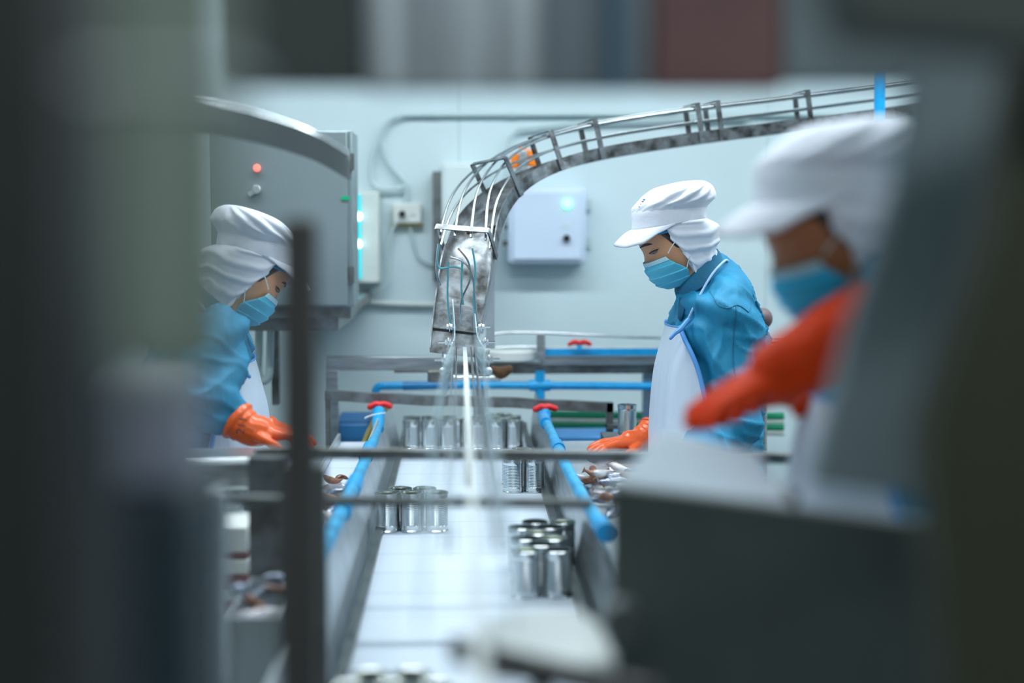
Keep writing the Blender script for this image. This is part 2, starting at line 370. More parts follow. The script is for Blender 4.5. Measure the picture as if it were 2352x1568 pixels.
one('support_rail', MB().pxbox(545, 640, 722, 755, 4.62, 0.04), steel_dk, 'dark rail beneath cabinet behind left worker', 'rail')

# ------------------------------------------------------------------ main conveyor
BZ = 0.80; BX0, BX1 = -0.19, 0.226
t = thing('can_conveyor', 'steel trough conveyor with white belt running to back wall', 'conveyor', (0.018, 3.0, 0))
MB().box(BX0, BX1, 1.1, 4.74, BZ - 0.02, BZ).build('belt', belt_m, t, label='white modular belt')
for sgn, xb, xt in ((-1, BX0, -0.235), (1, BX1, 0.252)):
    g = 0.006 * sgn
    MB().hexa([V((xb + g, 1.1, BZ - 0.05)), V((xb + g * 1.8, 1.1, BZ - 0.05)), V((xb + g * 1.8, 4.74, BZ - 0.05)), V((xb + g, 4.74, BZ - 0.05)),
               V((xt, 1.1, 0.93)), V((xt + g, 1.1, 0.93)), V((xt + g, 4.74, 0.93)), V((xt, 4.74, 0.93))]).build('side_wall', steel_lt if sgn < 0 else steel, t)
    MB().box(min(xb, xb - 0.016 * sgn), max(xb, xb - 0.016 * sgn), 1.1, 4.74, BZ + 0.0005, BZ + 0.012).build('wear_strip', steel_dk, t)
for y in (1.3, 3.0, 4.6):
    for x in (BX0 - 0.01, BX1 + 0.01): MB().box(x - 0.02, x + 0.02, y, y + 0.04, 0, BZ - 0.05).build('leg', steel, t)
MB().box(BX0, BX1, 4.74, 4.75, BZ - 0.06, BZ + 0.03).build('end_plate', steel, t)

# side shelves / packing tables
t = thing('sorting_shelf', 'narrow white sorting belt left of left blue pipe', 'table', (-0.31, 3.3, 0))
MB().box(-0.352, -0.247, 2.45, 4.2, 0.83, 0.85).build('surface', belt_m, t)
MB().box(-0.362, -0.353, 2.45, 4.2, 0.80, 0.875).build('edge', steel_lt, t)
for y in (2.5, 3.9): MB().box(-0.34, -0.31, y, y + 0.03, 0, 0.83).build('leg', steel, t)
t = thing('packing_table', 'steel packing table in front of the in-focus worker', 'table', (0.62, 3.4, 0))
MB().box(0.268, 0.47, 2.55, 4.0, 0.865, 0.88).build('top', steel_lt, t)
MB().box(0.471, 0.483, 2.55, 4.0, 0.84, 0.895).build('edge', steel_lt, t, bevel=0.003)
for x, y in ((0.30, 2.65), (0.44, 2.65), (0.30, 3.92), (0.44, 3.92)): MB().box(x - 0.018, x + 0.018, y - 0.018, y + 0.018, 0, 0.865).build('leg', steel, t)
MB().box(0.40, 0.47, 3.80, 4.0, 0.8805, 0.905).build('ledge', steel_worn, t)

# blue spray pipes
def bluepipe(nm, pts, cx, ly, label, joints):
    p0 = P(*pts[0]); t = thing(nm, label, 'pipe', (p0.x, p0.y, p0.z - 0.02))
    MB().tube([P(*q) for q in pts], 0.0135, 14, 5).build('pipe', pvc_pale if ly else pvc, t)
    for (a, b) in joints:
        MB().tube([P(*a), P(*b)], 0.0175, 14).build('coupling', pvc, t)
    return t
tl = bluepipe('water_pipe', [(864, 950, 4.2), (868, 975, 4.12), (860, 1005, 3.85), (843, 1047, 3.42), (815, 1110, 2.95), (785, 1175, 2.62), (748, 1250, 2.35), (714, 1330, 2.12), (700, 1362, 2.05)], 0, True,
              'left blue water pipe running beside the conveyor', [((850, 1026, 3.62), (840, 1050, 3.40)), ((818, 1104, 3.0), (808, 1126, 2.88)), ((792, 1162, 2.68), (784, 1180, 2.61)), ((870, 944, 4.2), (868, 985, 4.1))])
tr = bluepipe('water_pipe', [(1250, 960, 4.2), (1262, 985, 3.98), (1280, 1025, 3.62), (1305, 1080, 3.25), (1335, 1135, 2.92), (1362, 1180, 2.7), (1386, 1216, 2.54)], 0, True,
              'right blue water pipe ending in a blurred cap', [((1246, 950, 4.25), (1254, 972, 4.08)), ((1278, 1020, 3.66), (1284, 1032, 3.57)), ((1376, 1202, 2.60), (1392, 1224, 2.50))])
t = thing('water_pipe', 'horizontal blue water pipe along back wall with cross fitting', 'pipe', P(1240, 915, 4.72))
WP = 4.72
MB().tube(px([(878, 886), (1000, 884), (1100, 884), (1400, 886), (1800, 890)], WP), 0.0135, 14).build('pipe', pvc, t)
MB().tube(px([(878, 886), (866, 890), (863, 905), (863, 935)], WP) + [P(866, 948, 4.3)], 0.0135, 14, 3).build('elbow', pvc, t)
MB().tube(px([(925, 886), (1040, 884)], WP), 0.0150, 14).build('sleeve', pvc_dk, t, label='darker blue sleeve')
MB().tube(px([(1216, 885), (1264, 885)], WP), 0.019, 14).build('cross_fitting', pvc, t)
MB().tube(px([(1240, 852), (1240, 915), (1241, 950)], WP), 0.0165, 14).build('riser', pvc, t)
for x, y, d, rt, lb in ((872, 931, 4.22, tl, 'left'), (1252, 937, 4.22, tr, 'right')):
    v = thing('valve_handle', f'red butterfly valve handle on {lb} blue pipe', 'valve', P(x, y + 12, d))
    m = MB().tube([P(x - 22, y + 3, d), P(x - 8, y - 4, d), P(x, y, d), P(x + 8, y - 4, d), P(x + 23, y + 1, d)], [0.009, 0.0095, 0.011, 0.0095, 0.009], 10, 3, True)
    m.build('handle', red_m, v)
    MB().lathe(P(x, y + 22, d), [(0.016, 0), (0.018, 0.012), (0.012, 0.025), (0.008, 0.035)], 16).build('valve_stem', pvc, v)
one('cable_tie', MB().tube(px([(838, 960), (855, 953), (885, 948)], 4.15), 0.0025, 6, 2), whitepl, 'white cable tie on left blue valve', 'cable tie')
one('yellow_hose', MB().tube(px([(900, 921), (872, 950), (852, 985), (838, 1020), (835, 1045)], 4.4), 0.011, 10, 4), yell, 'olive yellow hose behind left blue pipe', 'hose')
one('blue_tray', MB().box(-0.40, -0.29, 4.5, 4.8, 0.80, 0.86), bluecrate, 'low blue plastic tray behind left shelf', 'tray', bevel=0.006)
# green & white pipes plus blue crate at the right back
for y, m, c, r in ((953, green_m, 'upper green', 0.013), (966, whitepl, 'upper white', 0.009), (978, green_m, 'lower green', 0.013), (992, whitepl, 'lower white', 0.011)):
    one('horizontal_pipe', MB().tube(px([(1262, y - 2), (1400, y), (1560, y + 1), (1800, y + 2)], 4.95), r, 12), m, f'{c} horizontal pipe low behind the packing table', 'pipe', 'pipes low on back wall')
for xx in (0.42, 1.05):
    one('pipe_stand', MB().box(xx, xx + 0.03, 4.97, 5.0, 0, 0.85), steel, ('left' if xx < 0.5 else 'right') + ' steel stand carrying green and white pipes', 'stand')
one('blue_crate', MB().box(0.27, 0.80, 4.5, 4.69, 0.76, 0.817), bluecrate, 'flat blue crate behind the packing table', 'crate', bevel=0.006)
one('crate_stand', MB().box(0.30, 0.78, 4.52, 4.67, 0, 0.76), steel, 'steel stand under the flat blue crate', 'stand')
one('tray_stand', MB().box(-0.39, -0.30, 4.55, 4.75, 0, 0.80), steel, 'steel stand under the low blue tray', 'stand')

# ------------------------------------------------------------------ angle-iron frames
def wavy(a, b, ht, dp, n=24, amp=0.0012):
    """angle bar between a and b: hanging web and top flange, slightly dented edge"""
    m = MB(); rs = []
    for i in range(n + 1):
        p = a.lerp(b, i / n) + V((0, 0, amp * math.sin(i * 1.3) + amp * math.sin(i * 0.47 + 1)))
        rs.append([p, p + V((0, 0, -ht)), p + V((0, 0.003, -ht)), p + V((0, 0.003, -0.003)), p + V((0, dp, -0.003)), p + V((0, dp, 0))])
    return m.rings(rs)
t = thing('angle_frame', 'worn angle-iron frame bridging the conveyor behind the cans', 'frame', P(1075, 1010, 4.3))
wavy(P(745, 899, 4.3), P(1408, 924, 4.3), 0.030, 0.03).build('top_bar', steel_worn, t)
a = P(746, 900, 4.3); MB().box(a.x, a.x + 0.017, 4.3, 4.304, 0, a.z - 0.003).build('leg', steel_worn, t)
a = P(1394, 924, 4.3); MB().box(a.x, a.x + 0.02, 4.3, 4.33, 0, a.z - 0.002).build('leg', steel_dk, t)
MB().box(a.x, a.x + 0.06, 4.28, 4.36, 0.872, 0.884).build('side_plate', steel_dk, t)
t = thing('tube_stand', 'square steel tube frame ending at foot of chute', 'frame', P(880, 1010, 4.45))
MB().pxbox(748, 1020, 820, 850, 4.45, 0.04).build('top_bar', steel, t, bevel=0.002)
a = P(748, 850, 4.45); b = P(776, 850, 4.45); MB().box(a.x, b.x, 4.45, 4.49, 0, a.z).build('leg', steel, t, bevel=0.002)
MB().pxbox(905, 1020, 851, 856, 4.43, 0.05).build('lower_plate', steel_worn, t)
t = thing('bearing_block', 'small steel bearing block under the chute foot', 'bearing', P(1010, 880, 4.42))
MB().pxbox(982, 1040, 851, 878, 4.4, 0.05).build('body', steel_worn, t, bevel=0.004)
MB().tube(px([(1000, 868), (1150, 868)], 4.42), 0.010, 12).build('shaft', steel_rod, t)

def crossbar(d, x0, x1, y, ht, m, label):
    a = P(x0, y, d); b = P(x1, y + (x1 - x0) * 0.011, d)
    return one('cross_bar', MB().beam(a, b, 0.02, ht), m, label, 'bar', bevel=0.003)
crossbar(2.5, 585, 1900, 1038, 0.019, steel_worn, 'upper blurred steel bar crossing in front of the cans')
crossbar(2.1, 470, 1362, 1146, 0.014, steel_dk, 'lower blurred steel bar crossing above the belt')

# ------------------------------------------------------------------ gravity chute
t = thing('can_chute_or_reflection', 'curved stainless can chute sweeping from upper right to centre', 'chute', P(1045, 812, 3.8))
path = [(1040, 815, 3.78), (1050, 740, 3.82), (1066, 655, 3.86), (1086, 575, 3.92), (1120, 500, 4.0), (1182, 440, 4.1), (1270, 398, 4.2), (1400, 364, 4.28), (1600, 332, 4.34), (1850, 300, 4.4), (2240, 248, 4.46)]
wax = [(1, 0, 0), (1, 0, 0), (1, -0.08, 0), (0.95, -0.3, 0), (0.8, -0.6, 0), (0.45, -0.9, 0), (0.12, -1, 0), (0, -1, 0), (0, -1, 0), (0, -1, 0), (0, -1, 0)]
wid = [0.062, 0.066, 0.070, 0.070, 0.064, 0.058, 0.052, 0.05, 0.05, 0.05, 0.05]
key = [tuple(P(*p)) + w + (k,) for p, w, k in zip(path, wax, wid)]
def chute_frame(tt):
    e = cr(key, tt); e2 = cr(key, min(tt + 0.004, 1)); e1 = cr(key, max(tt - 0.004, 0))
    c = V(e[:3]); T = (V(e2[:3]) - V(e1[:3])).normalized(); W = V(e[3:6]); W = (W - T * W.dot(T)).normalized(); H = T.cross(W).normalized() * -1
    return c, T, W, H, e[6]
NS = 90
prof = [(-1, 0.0), (1, 0.0), (1, 0.036), (0.95, 0.036), (0.95, 0.004), (-0.95, 0.004), (-0.95, 0.036), (-1, 0.036)]
rs = []
for i in range(NS + 1):
    c, T, W, H, k = chute_frame(i / NS); rs.append([c + W * (a * k) + H * h for a, h in prof])
MB().rings(rs).build('channel', chute_m, t)
def chrod(wf, h, t0, t1, r, m=steel_rod, par=t, nm='guide_rod'):
    pts = []
    for i in range(61):
        c, T, W, H, k = chute_frame(t0 + (t1 - t0) * i / 60); pts.append(c + W * (wf * k) + H * h)
    return MB().tube(pts, r, 8).build(nm, m, par)
for wf, h in ((-0.9, 0.105), (-0.3, 0.112), (0.35, 0.112), (0.9, 0.105), (-0.98, 0.066), (0.98, 0.066)):
    chrod(wf, h, 0.27, 1.0, 0.0034)
for tt in (0.285, 0.47, 0.60, 0.68, 0.80, 0.82, 0.90):
    c, T, W, H, k = chute_frame(tt); m = MB()
    a = c - W * (k + 0.004); b = c + W * (k + 0.004)
    for s_, p in ((-1, a), (1, b)): m.beam(p, p + H * 0.12, 0.004, 0.016, tuple(T))
    m.beam(a + H * 0.12, b + H * 0.12, 0.004, 0.016, tuple(T))
    m.build('hoop', chute_m, t)
c, T, W, H, k = chute_frame(0.1)
MB().pxbox(1116, 1136, 520, 800, 4.05, 0.03).build('support_strut', steel_lt, t)
MB().beam(P(1150, 508, 4.0), P(1098, 765, 3.98), 0.03, 0.02).build('support_strut', steel_lt, t, label='pale diagonal strut')
MB().beam(P(1075, 535, 3.85), P(1140, 520, 3.95), 0.010, 0.008).build('rusty_bracket', rust, t, label='rust stained bracket')
for tt, wf in ((0.075, -0.5),):
    c, T, W, H, k = chute_frame(tt); MB().beam(c - W * k + H * 0.008, c + W * k + H * 0.008, 0.012, 0.004, tuple(T)).build('rung', steel_dk, t)
# thin tubing around the chute foot
for pts, m, lb in (([(1008, 560), (1004, 600), (1012, 616), (1040, 612), (1064, 618)], teal_m, 'teal looped tube left of chute foot'),
                   ([(1030, 600), (1028, 680), (1034, 735), (1042, 755)], teal_m, 'teal tube hanging down chute front'),
                   ([(1006, 560), (1002, 618), (1012, 655)], steel_rod, 'thin steel wire at left edge of chute'),
                   ([(1035, 590), (1062, 600), (1084, 630), (1092, 700), (1096, 760)], steel_rod, 'bright curved wire down chute right side'),
                   ([(1052, 570), (1075, 600), (1080, 640), (1060, 690), (1058, 740)], steel_rod, 'bent wire crossing chute middle'),
                   ([(1085, 570), (1092, 620), (1088, 690), (1095, 740)], teal_m, 'teal tube near right edge of chute'),
                   ([(1062, 600), (1060, 660), (1064, 700)], teal_m, 'short teal tube in chute middle')):
    one('thin_tube', MB().tube([P(a, b, 3.68) for a, b in pts], 0.0026, 8, 5), m, lb, 'tube')

# horizontal guide lane toward the camera
GZ = 1.165
t = thing('can_guide_lane', 'narrow central guide lane with white strip and clear side plates', 'guide rail', (0.01, 2.3, GZ - 0.02))
MB().box(0.009, 0.019, 0.95, 3.75, GZ - 0.008, GZ + 0.006).build('wear_strip', whitepl, t, label='white plastic strip')
for x in (-0.017, -0.008, 0.030, 0.040): MB().box(x - 0.0015, x + 0.0015, 1.5, 3.8, GZ - 0.02, GZ + 0.004).build('rail', steel_rod if x in (-0.008, 0.030) else steel, t)
for s_, pts in ((-1, [(-0.034, 1.2), (-0.034, 1.8), (-0.034, 2.4), (-0.031, 2.75), (-0.022, 3.1), (-0.012, 3.5), (-0.018, 3.8)]),
                (1, [(0.046, 1.2), (0.046, 1.8), (0.046, 2.4), (0.050, 2.8), (0.054, 3.15), (0.044, 3.5), (0.038, 3.8)])):
    rs = []
    for i in range(41):
        x, y = cr(pts, i / 40); zt = 0.055 if y < 3.5 else 0.055 + (y - 3.5) * 0.25
        rs.append([V((x - 0.0015, y, GZ - 0.015)), V((x + 0.0015, y, GZ - 0.015)), V((x + 0.0015, y, GZ + zt)), V((x - 0.0015, y, GZ + zt))])
    MB().rings(rs).build('side_plate', clear, t, label='clear side plate')
    for y, dz in ((3.16, 0.030), (3.36, 0.052), (3.58, 0.072)):
        x = min((abs(cr(pts, q / 200)[1] - y), cr(pts, q / 200)[0]) for q in range(201))[1] + 0.0015 * s_
        bo = MB().tube([V((x - 0.004 * s_, y, GZ + dz)), V((x + 0.034 * s_, y, GZ + dz))], 0.0028, 8).build('bolt', steel_rod, t)
        MB().lathe(V((x + 0.004 * s_, y, GZ + dz)), [(0.0075, 0), (0.0075, 0.005)], 6, (s_, 0, 0)).build('nut', steel_rod, bo)
        MB().lathe(V((x + 0.010 * s_, y, GZ + dz)), [(0.012, 0), (0.012, 0.0015)], 14, (s_, 0, 0)).build('washer', steel_rod, bo)
        MB().lathe(V((x + 0.0135 * s_, y, GZ + dz)), [(0.007, 0), (0.007, 0.005)], 6, (s_, 0, 0)).build('nut', steel_rod, bo)
    MB().ell(V((0.052 * s_ + 0.014, 3.22, GZ - 0.002)), .009, .009, .009, 14).build('end_knob', steel_lt, t)
    MB().tube([V((0.052 * s_ + 0.014, 3.22, GZ + .004)), V((0.052 * s_ + 0.014, 3.22, GZ + 0.045))], .0018, 6).build('knob_pin', steel_rod, t)
    MB().beam(V((0.030 * s_ + 0.012, 3.22, GZ - 0.012)), V((0.056 * s_ + 0.013, 3.22, GZ - 0.012)), .008, .004).build('knob_arm', steel, t)
for y in (2.115, 2.515): MB().box(0.006, 0.022, y - 0.006, y + 0.006, 1.105, GZ - 0.02).build('support_block', steel, t)
one('rusty_clamp', MB().tube(px([(1135, 848), (1150, 856), (1168, 848)], 4.3), [0.012, 0.02, 0.014], 10, 3, True), rust, 'brown rusty clamp hanging right of guide lane', 'clamp')

# ------------------------------------------------------------------ back conveyor at the right
t = thing('return_conveyor', 'raised steel return conveyor with blue belt along back wall', 'conveyor', P(1400, 855, 4.75))
D = 4.72
MB().tube(px([(1850, 780), (1525, 776), (1330, 768), (1240, 764), (1160, 764), (1125, 772), (1110, 785)], D), 0.0055, 10, 4).build('guard_rail', steel_rod, t)
MB().tube(px([(1240, 797), (1180, 797), (1130, 800), (1112, 808)], D), 0.0055, 10, 4).build('guard_rail', steel_rod, t)
MB().pxbox(1252, 1850, 795, 801, D, 0.012).build('upper_strip', whitepl, t)
MB().pxbox(1252, 1850, 801, 814, D - 0.004, 0.012).build('belt', pvc, t, label='bright blue belt edge')
MB().pxbox(1252, 1850, 814, 820, D, 0.012).build('lower_strip', whitepl, t)
MB().pxbox(1245, 1850, 820, 836, D, 0.15).build('frame_beam', steel, t)
MB().pxbox(1000, 1850, 836, 856, D + 0.02, 0.10).build('underframe', steel_worn, t)
MB().pxbox(1233, 1252, 766, 828, D - 0.02, 0.02).build('bracket', steel, t, bevel=0.002)
c = P(1172, 826, D); MB().lathe(c + V((0, 0.05, 0)), [(0.09, -0.004), (0.094, 0), (0.094, 0.026), (0.086, 0.034), (0.012, 0.034), (0.012, 0.042)], 40).build('turning_disc', whitepl, t, label='white round turning disc')
MB().box(0.62, 0.66, 4.76, 4.80, 0, P(1400, 856, 4.76).z).build('leg', steel, t)
MB().box(0.05, 0.09, 4.76, 4.80, 0, P(1400, 856, 4.76).z).build('leg', steel, t)
v = thing('valve_handle', 'red valve handle above blue belt of return conveyor', 'valve', P(1331, 796, 4.7))
MB().tube(px([(1308, 790), (1320, 785), (1331, 788), (1342, 785), (1355, 790)], 4.69), [0.007, 0.009, 0.009, 0.009, 0.007], 10, 3, True).build('handle', red_m, v)
MB().lathe(P(1331, 800, 4.69), [(0.01, 0), (0.007, 0.012)], 12).build('valve_stem', pvc, v)
one('water_pipe', MB().tube([P(2021, -1750, 4.25), P(2021, 150, 4.25), P(2020, 300, 4.25), P(2043, 500, 4.25), P(2050, 2480, 4.25)], 0.0165, 14), pvc, 'vertical blue water pipe behind nearest worker', 'pipe')
v = thing('round_knob_post', 'brown round knob on post behind the in-focus worker', 'knob', P(1760, 790, 4.0))
MB().ell(P(1750, 731, 4.0), 0.031, 0.03, 0.031, 18).build('knob', brown_k, v)
MB().tube([P(1752, 740, 4.0), P(1752, 1740, 4.0)], 0.012, 10).build('post', steel, v)
one('red_bar', MB().beam(P(1745, 788, 4.1), P(1850, 788, 4.1), 0.02, 0.006), red_m, 'thin red bar behind the in-focus worker', 'bar')

# ------------------------------------------------------------------ cans
def can_proto(lidded):
    h = 0.089; r = 0.0262
    pr = [(r, 0), (r + 0.0012, 0.0008), (r + 0.0012, 0.003), (r, 0.0045)]
    z = 0.014
    pr.append((r, z))
    for i in range(15):
        z0 = 0.014 + i * 0.0040; pr += [(r, z0), (r - 0.0011, z0 + 0.0014), (r - 0.0011, z0 + 0.0022), (r, z0 + 0.0036)]
    pr += [(r, 0.080), (r, h - 0.004), (r + 0.0013, h - 0.003), (r + 0.0013, h - 0.0004), (r + 0.0005, h), (r - 0.0008, h - 0.0004), (r - 0.0012, h - 0.004)]
    if not lidded: pr += [(r - 0.0013, 0.012), (0.001, 0.012)]
    root = MB().lathe((0, 0, 0), pr, 28)
    o = root.build('tin_can', can_mat)
    o.location = (0, 0, 0)
    lz = h - 0.003
    l = MB()
    if lidded: l.lathe((0, 0, 0), [(r - 0.0011, lz - 0.001), (r - 0.0015, lz), (r - 0.006, lz - 0.002), (r - 0.009, lz - 0.0005), (r - 0.016, lz - 0.0015), (0.001, lz - 0.001)], 28)
    else: l.lathe((0, 0, 0), [(r - 0.0014, h - 0.006), (r - 0.0016, 0.02), (0.001, 0.02)], 28, cap=False)
    lo = l.build('lid' if lidded else 'inner_lacquer', lid_mat if lidded else can_in, o)
    return o
used = [False, False]
protos = [can_proto(True), can_proto(False)]
ORD = ['front', 'second', 'third', 'fourth', 'fifth', 'sixth']
def place_can(x, y, z, label, group, kind):
    if not used[kind]: o = protos[kind]; used[kind] = True
    else:
        s_ = protos[kind]; o = s_.copy(); COL.objects.link(o)
        for ch in s_.children: c2 = ch.copy(); COL.objects.link(c2); c2.parent = o
    o.location = (x, y, z); o['_w'] = [x, y, z]; o.rotation_euler[2] = random.random() * 6
    tag(o, label, 'can', group)
def cluster(x0, y0, cols, rows, group, where, skip=(), kind=0, jit=0.0012, lay=1):
    cn = {1: ['only'], 2: ['left', 'right'], 3: ['left', 'middle', 'right'], 4: ['far left', 'centre left', 'centre right', 'far right']}[cols]
    for j in range(rows):
        for i in range(cols):
            if (i, j) in skip: continue
            x = x0 + i * 0.0565 + (0.028 if j % 2 and cols > 1 else 0) + random.uniform(-jit, jit); y = y0 + j * 0.0505 + random.uniform(-jit, jit)
            place_can(x, y, BZ, f'ribbed tin can, {ORD[j]} row, {cn[i]}, {where}', group, kind if (i + j) % 3 else 0)
cluster(0.1385, 3.66, 2, 4, 'cans in focus at right of belt', 'in sharp cluster right of centre', skip=((1, 1), (1, 3)))
cluster(-0.166, 3.20, 3, 2, 'blurred cans at left of belt', 'in cluster left on belt', skip=((2, 1),), kind=0)
cluster(0.125, 2.62, 2, 6, 'blurred cans in near right cluster', 'in blurred cluster near right wall', skip=((1, 1), (1, 3)), kind=1)
cluster(-0.150, 4.36, 3, 3, 'distant cans at left end of belt', 'in distant left cluster', skip=((0, 1),), kind=0)
cluster(0.055, 4.36, 3, 4, 'distant cans at right end of belt', 'in distant right cluster', skip=((2, 3), (2, 1)), kind=0)
cluster(-0.150, 1.84, 3, 2, 'cans at bottom edge of view', 'at bottom edge of view', skip=((2, 1),), kind=0)
a = P(1440, 1008, 3.92); place_can(a.x, 3.92, 0.9055, 'single shiny ribbed can standing on table ledge by the orange glove', 'cans on the table ledge', 1)

# ------------------------------------------------------------------ fish scraps
def fish(c, L, ang, tilt, m, label, group, par=None):
    mb = MB(); seg = 12; rs = []
    pr = [(0, 0.10, 0.14), (0.08, 0.35, 0.55), (0.25, 0.5, 0.95), (0.5, 0.45, 0.9), (0.75, 0.28, 0.5), (0.9, 0.10, 0.22), (0.96, 0.06, 0.45), (1.0, 0.03, 0.7)]
    bend = random.uniform(-0.35, 0.35); M = Matrix.Rotation(ang, 3, 'Z') @ Matrix.Rotation(tilt, 3, 'Y') @ Matrix.Rotation(random.uniform(-1.3, 1.3), 3, 'X')
    n = 16
    for i in range(n + 1):
        s_, wy, wz = cr(pr, i / n); x = (s_ - 0.5) * L; yb = bend * L * (s_ - 0.5) ** 2 * 2
        rs.append([V((x, yb + wy * L * 0.24 * math.cos(2 * math.pi * k / seg) + noise.noise(V((i, k, L * 90))) * 0.0016,
                      wz * L * 0.17 * math.sin(2 * math.pi * k / seg))) for k in range(seg)])
    mb.rings([[V(c) + M @ p for p in r] for r in rs])
    return one('fish_piece', mb, m, label, 'fish', group)
ms = [fish_s, fish_w, fish_b]
def pile(n, x0, x1, y0, y1, z, group, label, hz):
    for i in range(n):
        x = random.uniform(x0, x1); y = random.uniform(y0, y1); k = i / n
        fish((x, y, z + 0.009 + hz * k * random.uniform(0.6, 1)), random.uniform(0.055, 0.095), random.uniform(0, 6.3), random.uniform(-0.35, 0.35), ms[i % 3],
             f'{["silvery blue", "pale silver", "brown fleshy"][i % 3]} fish piece, {["nearest", "near", "middle", "rear", "farthest"][min(4, int(5 * (y - y0) / (y1 - y0)))]} {["left side", "centre", "right side"][min(2, int(3 * (x - x0) / (x1 - x0)))]} of {label}', group)
pile(30, 0.285, 0.40, 2.95, 3.40, 0.88, 'fish scraps on the packing table', 'heap on right packing table', 0.045)
pile(22, -0.335, -0.265, 2.55, 3.48, 0.85, 'fish scraps on the left shelf', 'heap on left shelf', 0.03)
fish((0.345, 3.33, 0.94), 0.10, 0.1, 0.0, fish_w, 'large pale silver fish on top of right heap', None)
fish((-0.285, 3.42, 0.885), 0.05, 0.8, 0.2, fish_b, 'small brown fish head on top of left heap', None)

# ------------------------------------------------------------------ people
K = 907.0
def Lp(x, y, dy=0.0): return V(((x - 1550) / K, dy, -(y - 455) / K))   # figure-local metres, face toward -X
def ringpts(A, B, b, n=2.0, yc=0.0, seg=40, t0=-180, t1=180, off=0.0, closed=True, fold=None, v=0):
    a0 = Lp(*A); b0 = Lp(*B); c = (a0 + b0) / 2; ax = (a0 - b0) / 2; la = ax.length; ux = ax / la; pts = []
    N = seg if closed else seg + 1
    for i in range(N):
        t_ = R(t0 + (t1 - t0) * i / seg); ct, st = math.cos(t_), math.sin(t_)
        nn = (n[0] if ct > 0 else n[1]) if isinstance(n, tuple) else n
        x = math.copysign(abs(ct) ** (2 / nn), ct) * (la + off); y = math.copysign(abs(st) ** (2 / nn), st) * (b + off)
        k = 1.0
        if fold: k += fold(t_, v) / max((x * x + y * y) ** 0.5, 0.02)
        pts.append(c + ux * x * k + V((0, -y * k + yc, 0)))   # +t : toward camera
    return pts
def loft(rings, sub=5, seg=40, n=2.0, fold=None, t_rng=None, off=0.0):
    """rings: (Ax,Ay,Bx,By,b[,t0,t1])"""
    m = (len(rings) - 1) * sub; out = []
    for i in range(m + 1):
        e = cr(rings, i / m); t0, t1 = (-180, 180) if len(e) < 7 else (e[5], e[6])
        out.append(ringpts(e[0:2], e[2:4], e[4], n, 0, seg, t0, t1, off, len(e) < 7, fold, i / m))
    return out

CAP = [(1453, 527, 1621, 500, .094), (1453, 500, 1622, 478, .098), (1452, 485, 1632, 462, .106), (1461, 468, 1640, 450, .116), (1478, 449, 1637, 436, .117), (1502, 433, 1629, 424, .102), (1535, 423, 1617, 416, .07), (1568, 416, 1603, 413.5, .025)]
BAND = [(1452, 529, 1622, 501, .096), (1452, 512, 1622, 488, .0985), (1451, 494, 1622, 476, .1005), (1452, 487, 1624, 466, .101)]
DRAPE = [(1514, 514, 1618, 500, .092), (1510, 521, 1640, 511, .094), (1523, 544, 1650, 530, .091), (1541, 566, 1649, 549, .085), (1560, 588, 1645, 564, .077), (1580, 613, 1643, 578, .068), (1592, 636, 1650, 600, .060)]
HAIR = [(1494, 527, 1610, 512, .084), (1491, 529, 1620, 515, .0865), (1512, 546, 1630, 530, .0855), (1529, 564, 1632, 550, .081), (1548, 590, 1632, 565, .073)]
HEAD = [(1510, 470, 1600, 468, .045), (1480, 497, 1612, 490, .074), (1464, 526, 1620, 505, .082), (1462, 548, 1625, 522, .084), (1469, 566, 1625, 540, .082), (1473, 574, 1624, 550, .080), (1478, 582, 1622, 558, .079), (1482, 596, 1618, 572, .075),
        (1486, 618, 1610, 592, .068), (1498, 640, 1600, 612, .058), (1520, 655, 1592, 628, .044), (1540, 660, 1588, 636, .03)]
MASK = [(1479, 605, 1632, 535, .083, -62, 62), (1482, 614, 1632, 548, .084, -67, 67), (1488, 632, 1628, 566, .080, -82, 82), (1500, 648, 1622, 590, .070, -96, 96), (1515, 659, 1612, 615, .056, -103, 103), (1534, 665, 1600, 640, .035, -110, 110)]
TORSO = [(1582, 645, 1652, 592, .062), (1562, 680, 1668, 606, .078), (1555, 700, 1702, 632, .165), (1553, 735, 1738, 695, .195), (1545, 790, 1757, 760, .178), (1537, 850, 1757, 850, .165), (1530, 950, 1750, 950, .165), (1527, 1050, 1750, 1050, .182), (1532, 1150, 1742, 1150, .18), (1536, 1230, 1738, 1230, .178)]
COLLAR = [(1588, 624, 1647, 572, .068), (1562, 650, 1656, 583, .073), (1554, 668, 1664, 596, .078), (1561, 688, 1672, 607, .086)]
BRIM = [(0, -43, 34), (30, -37, 41), (55, -27, 36), (75, -9, 13), (89, 0, 0)]

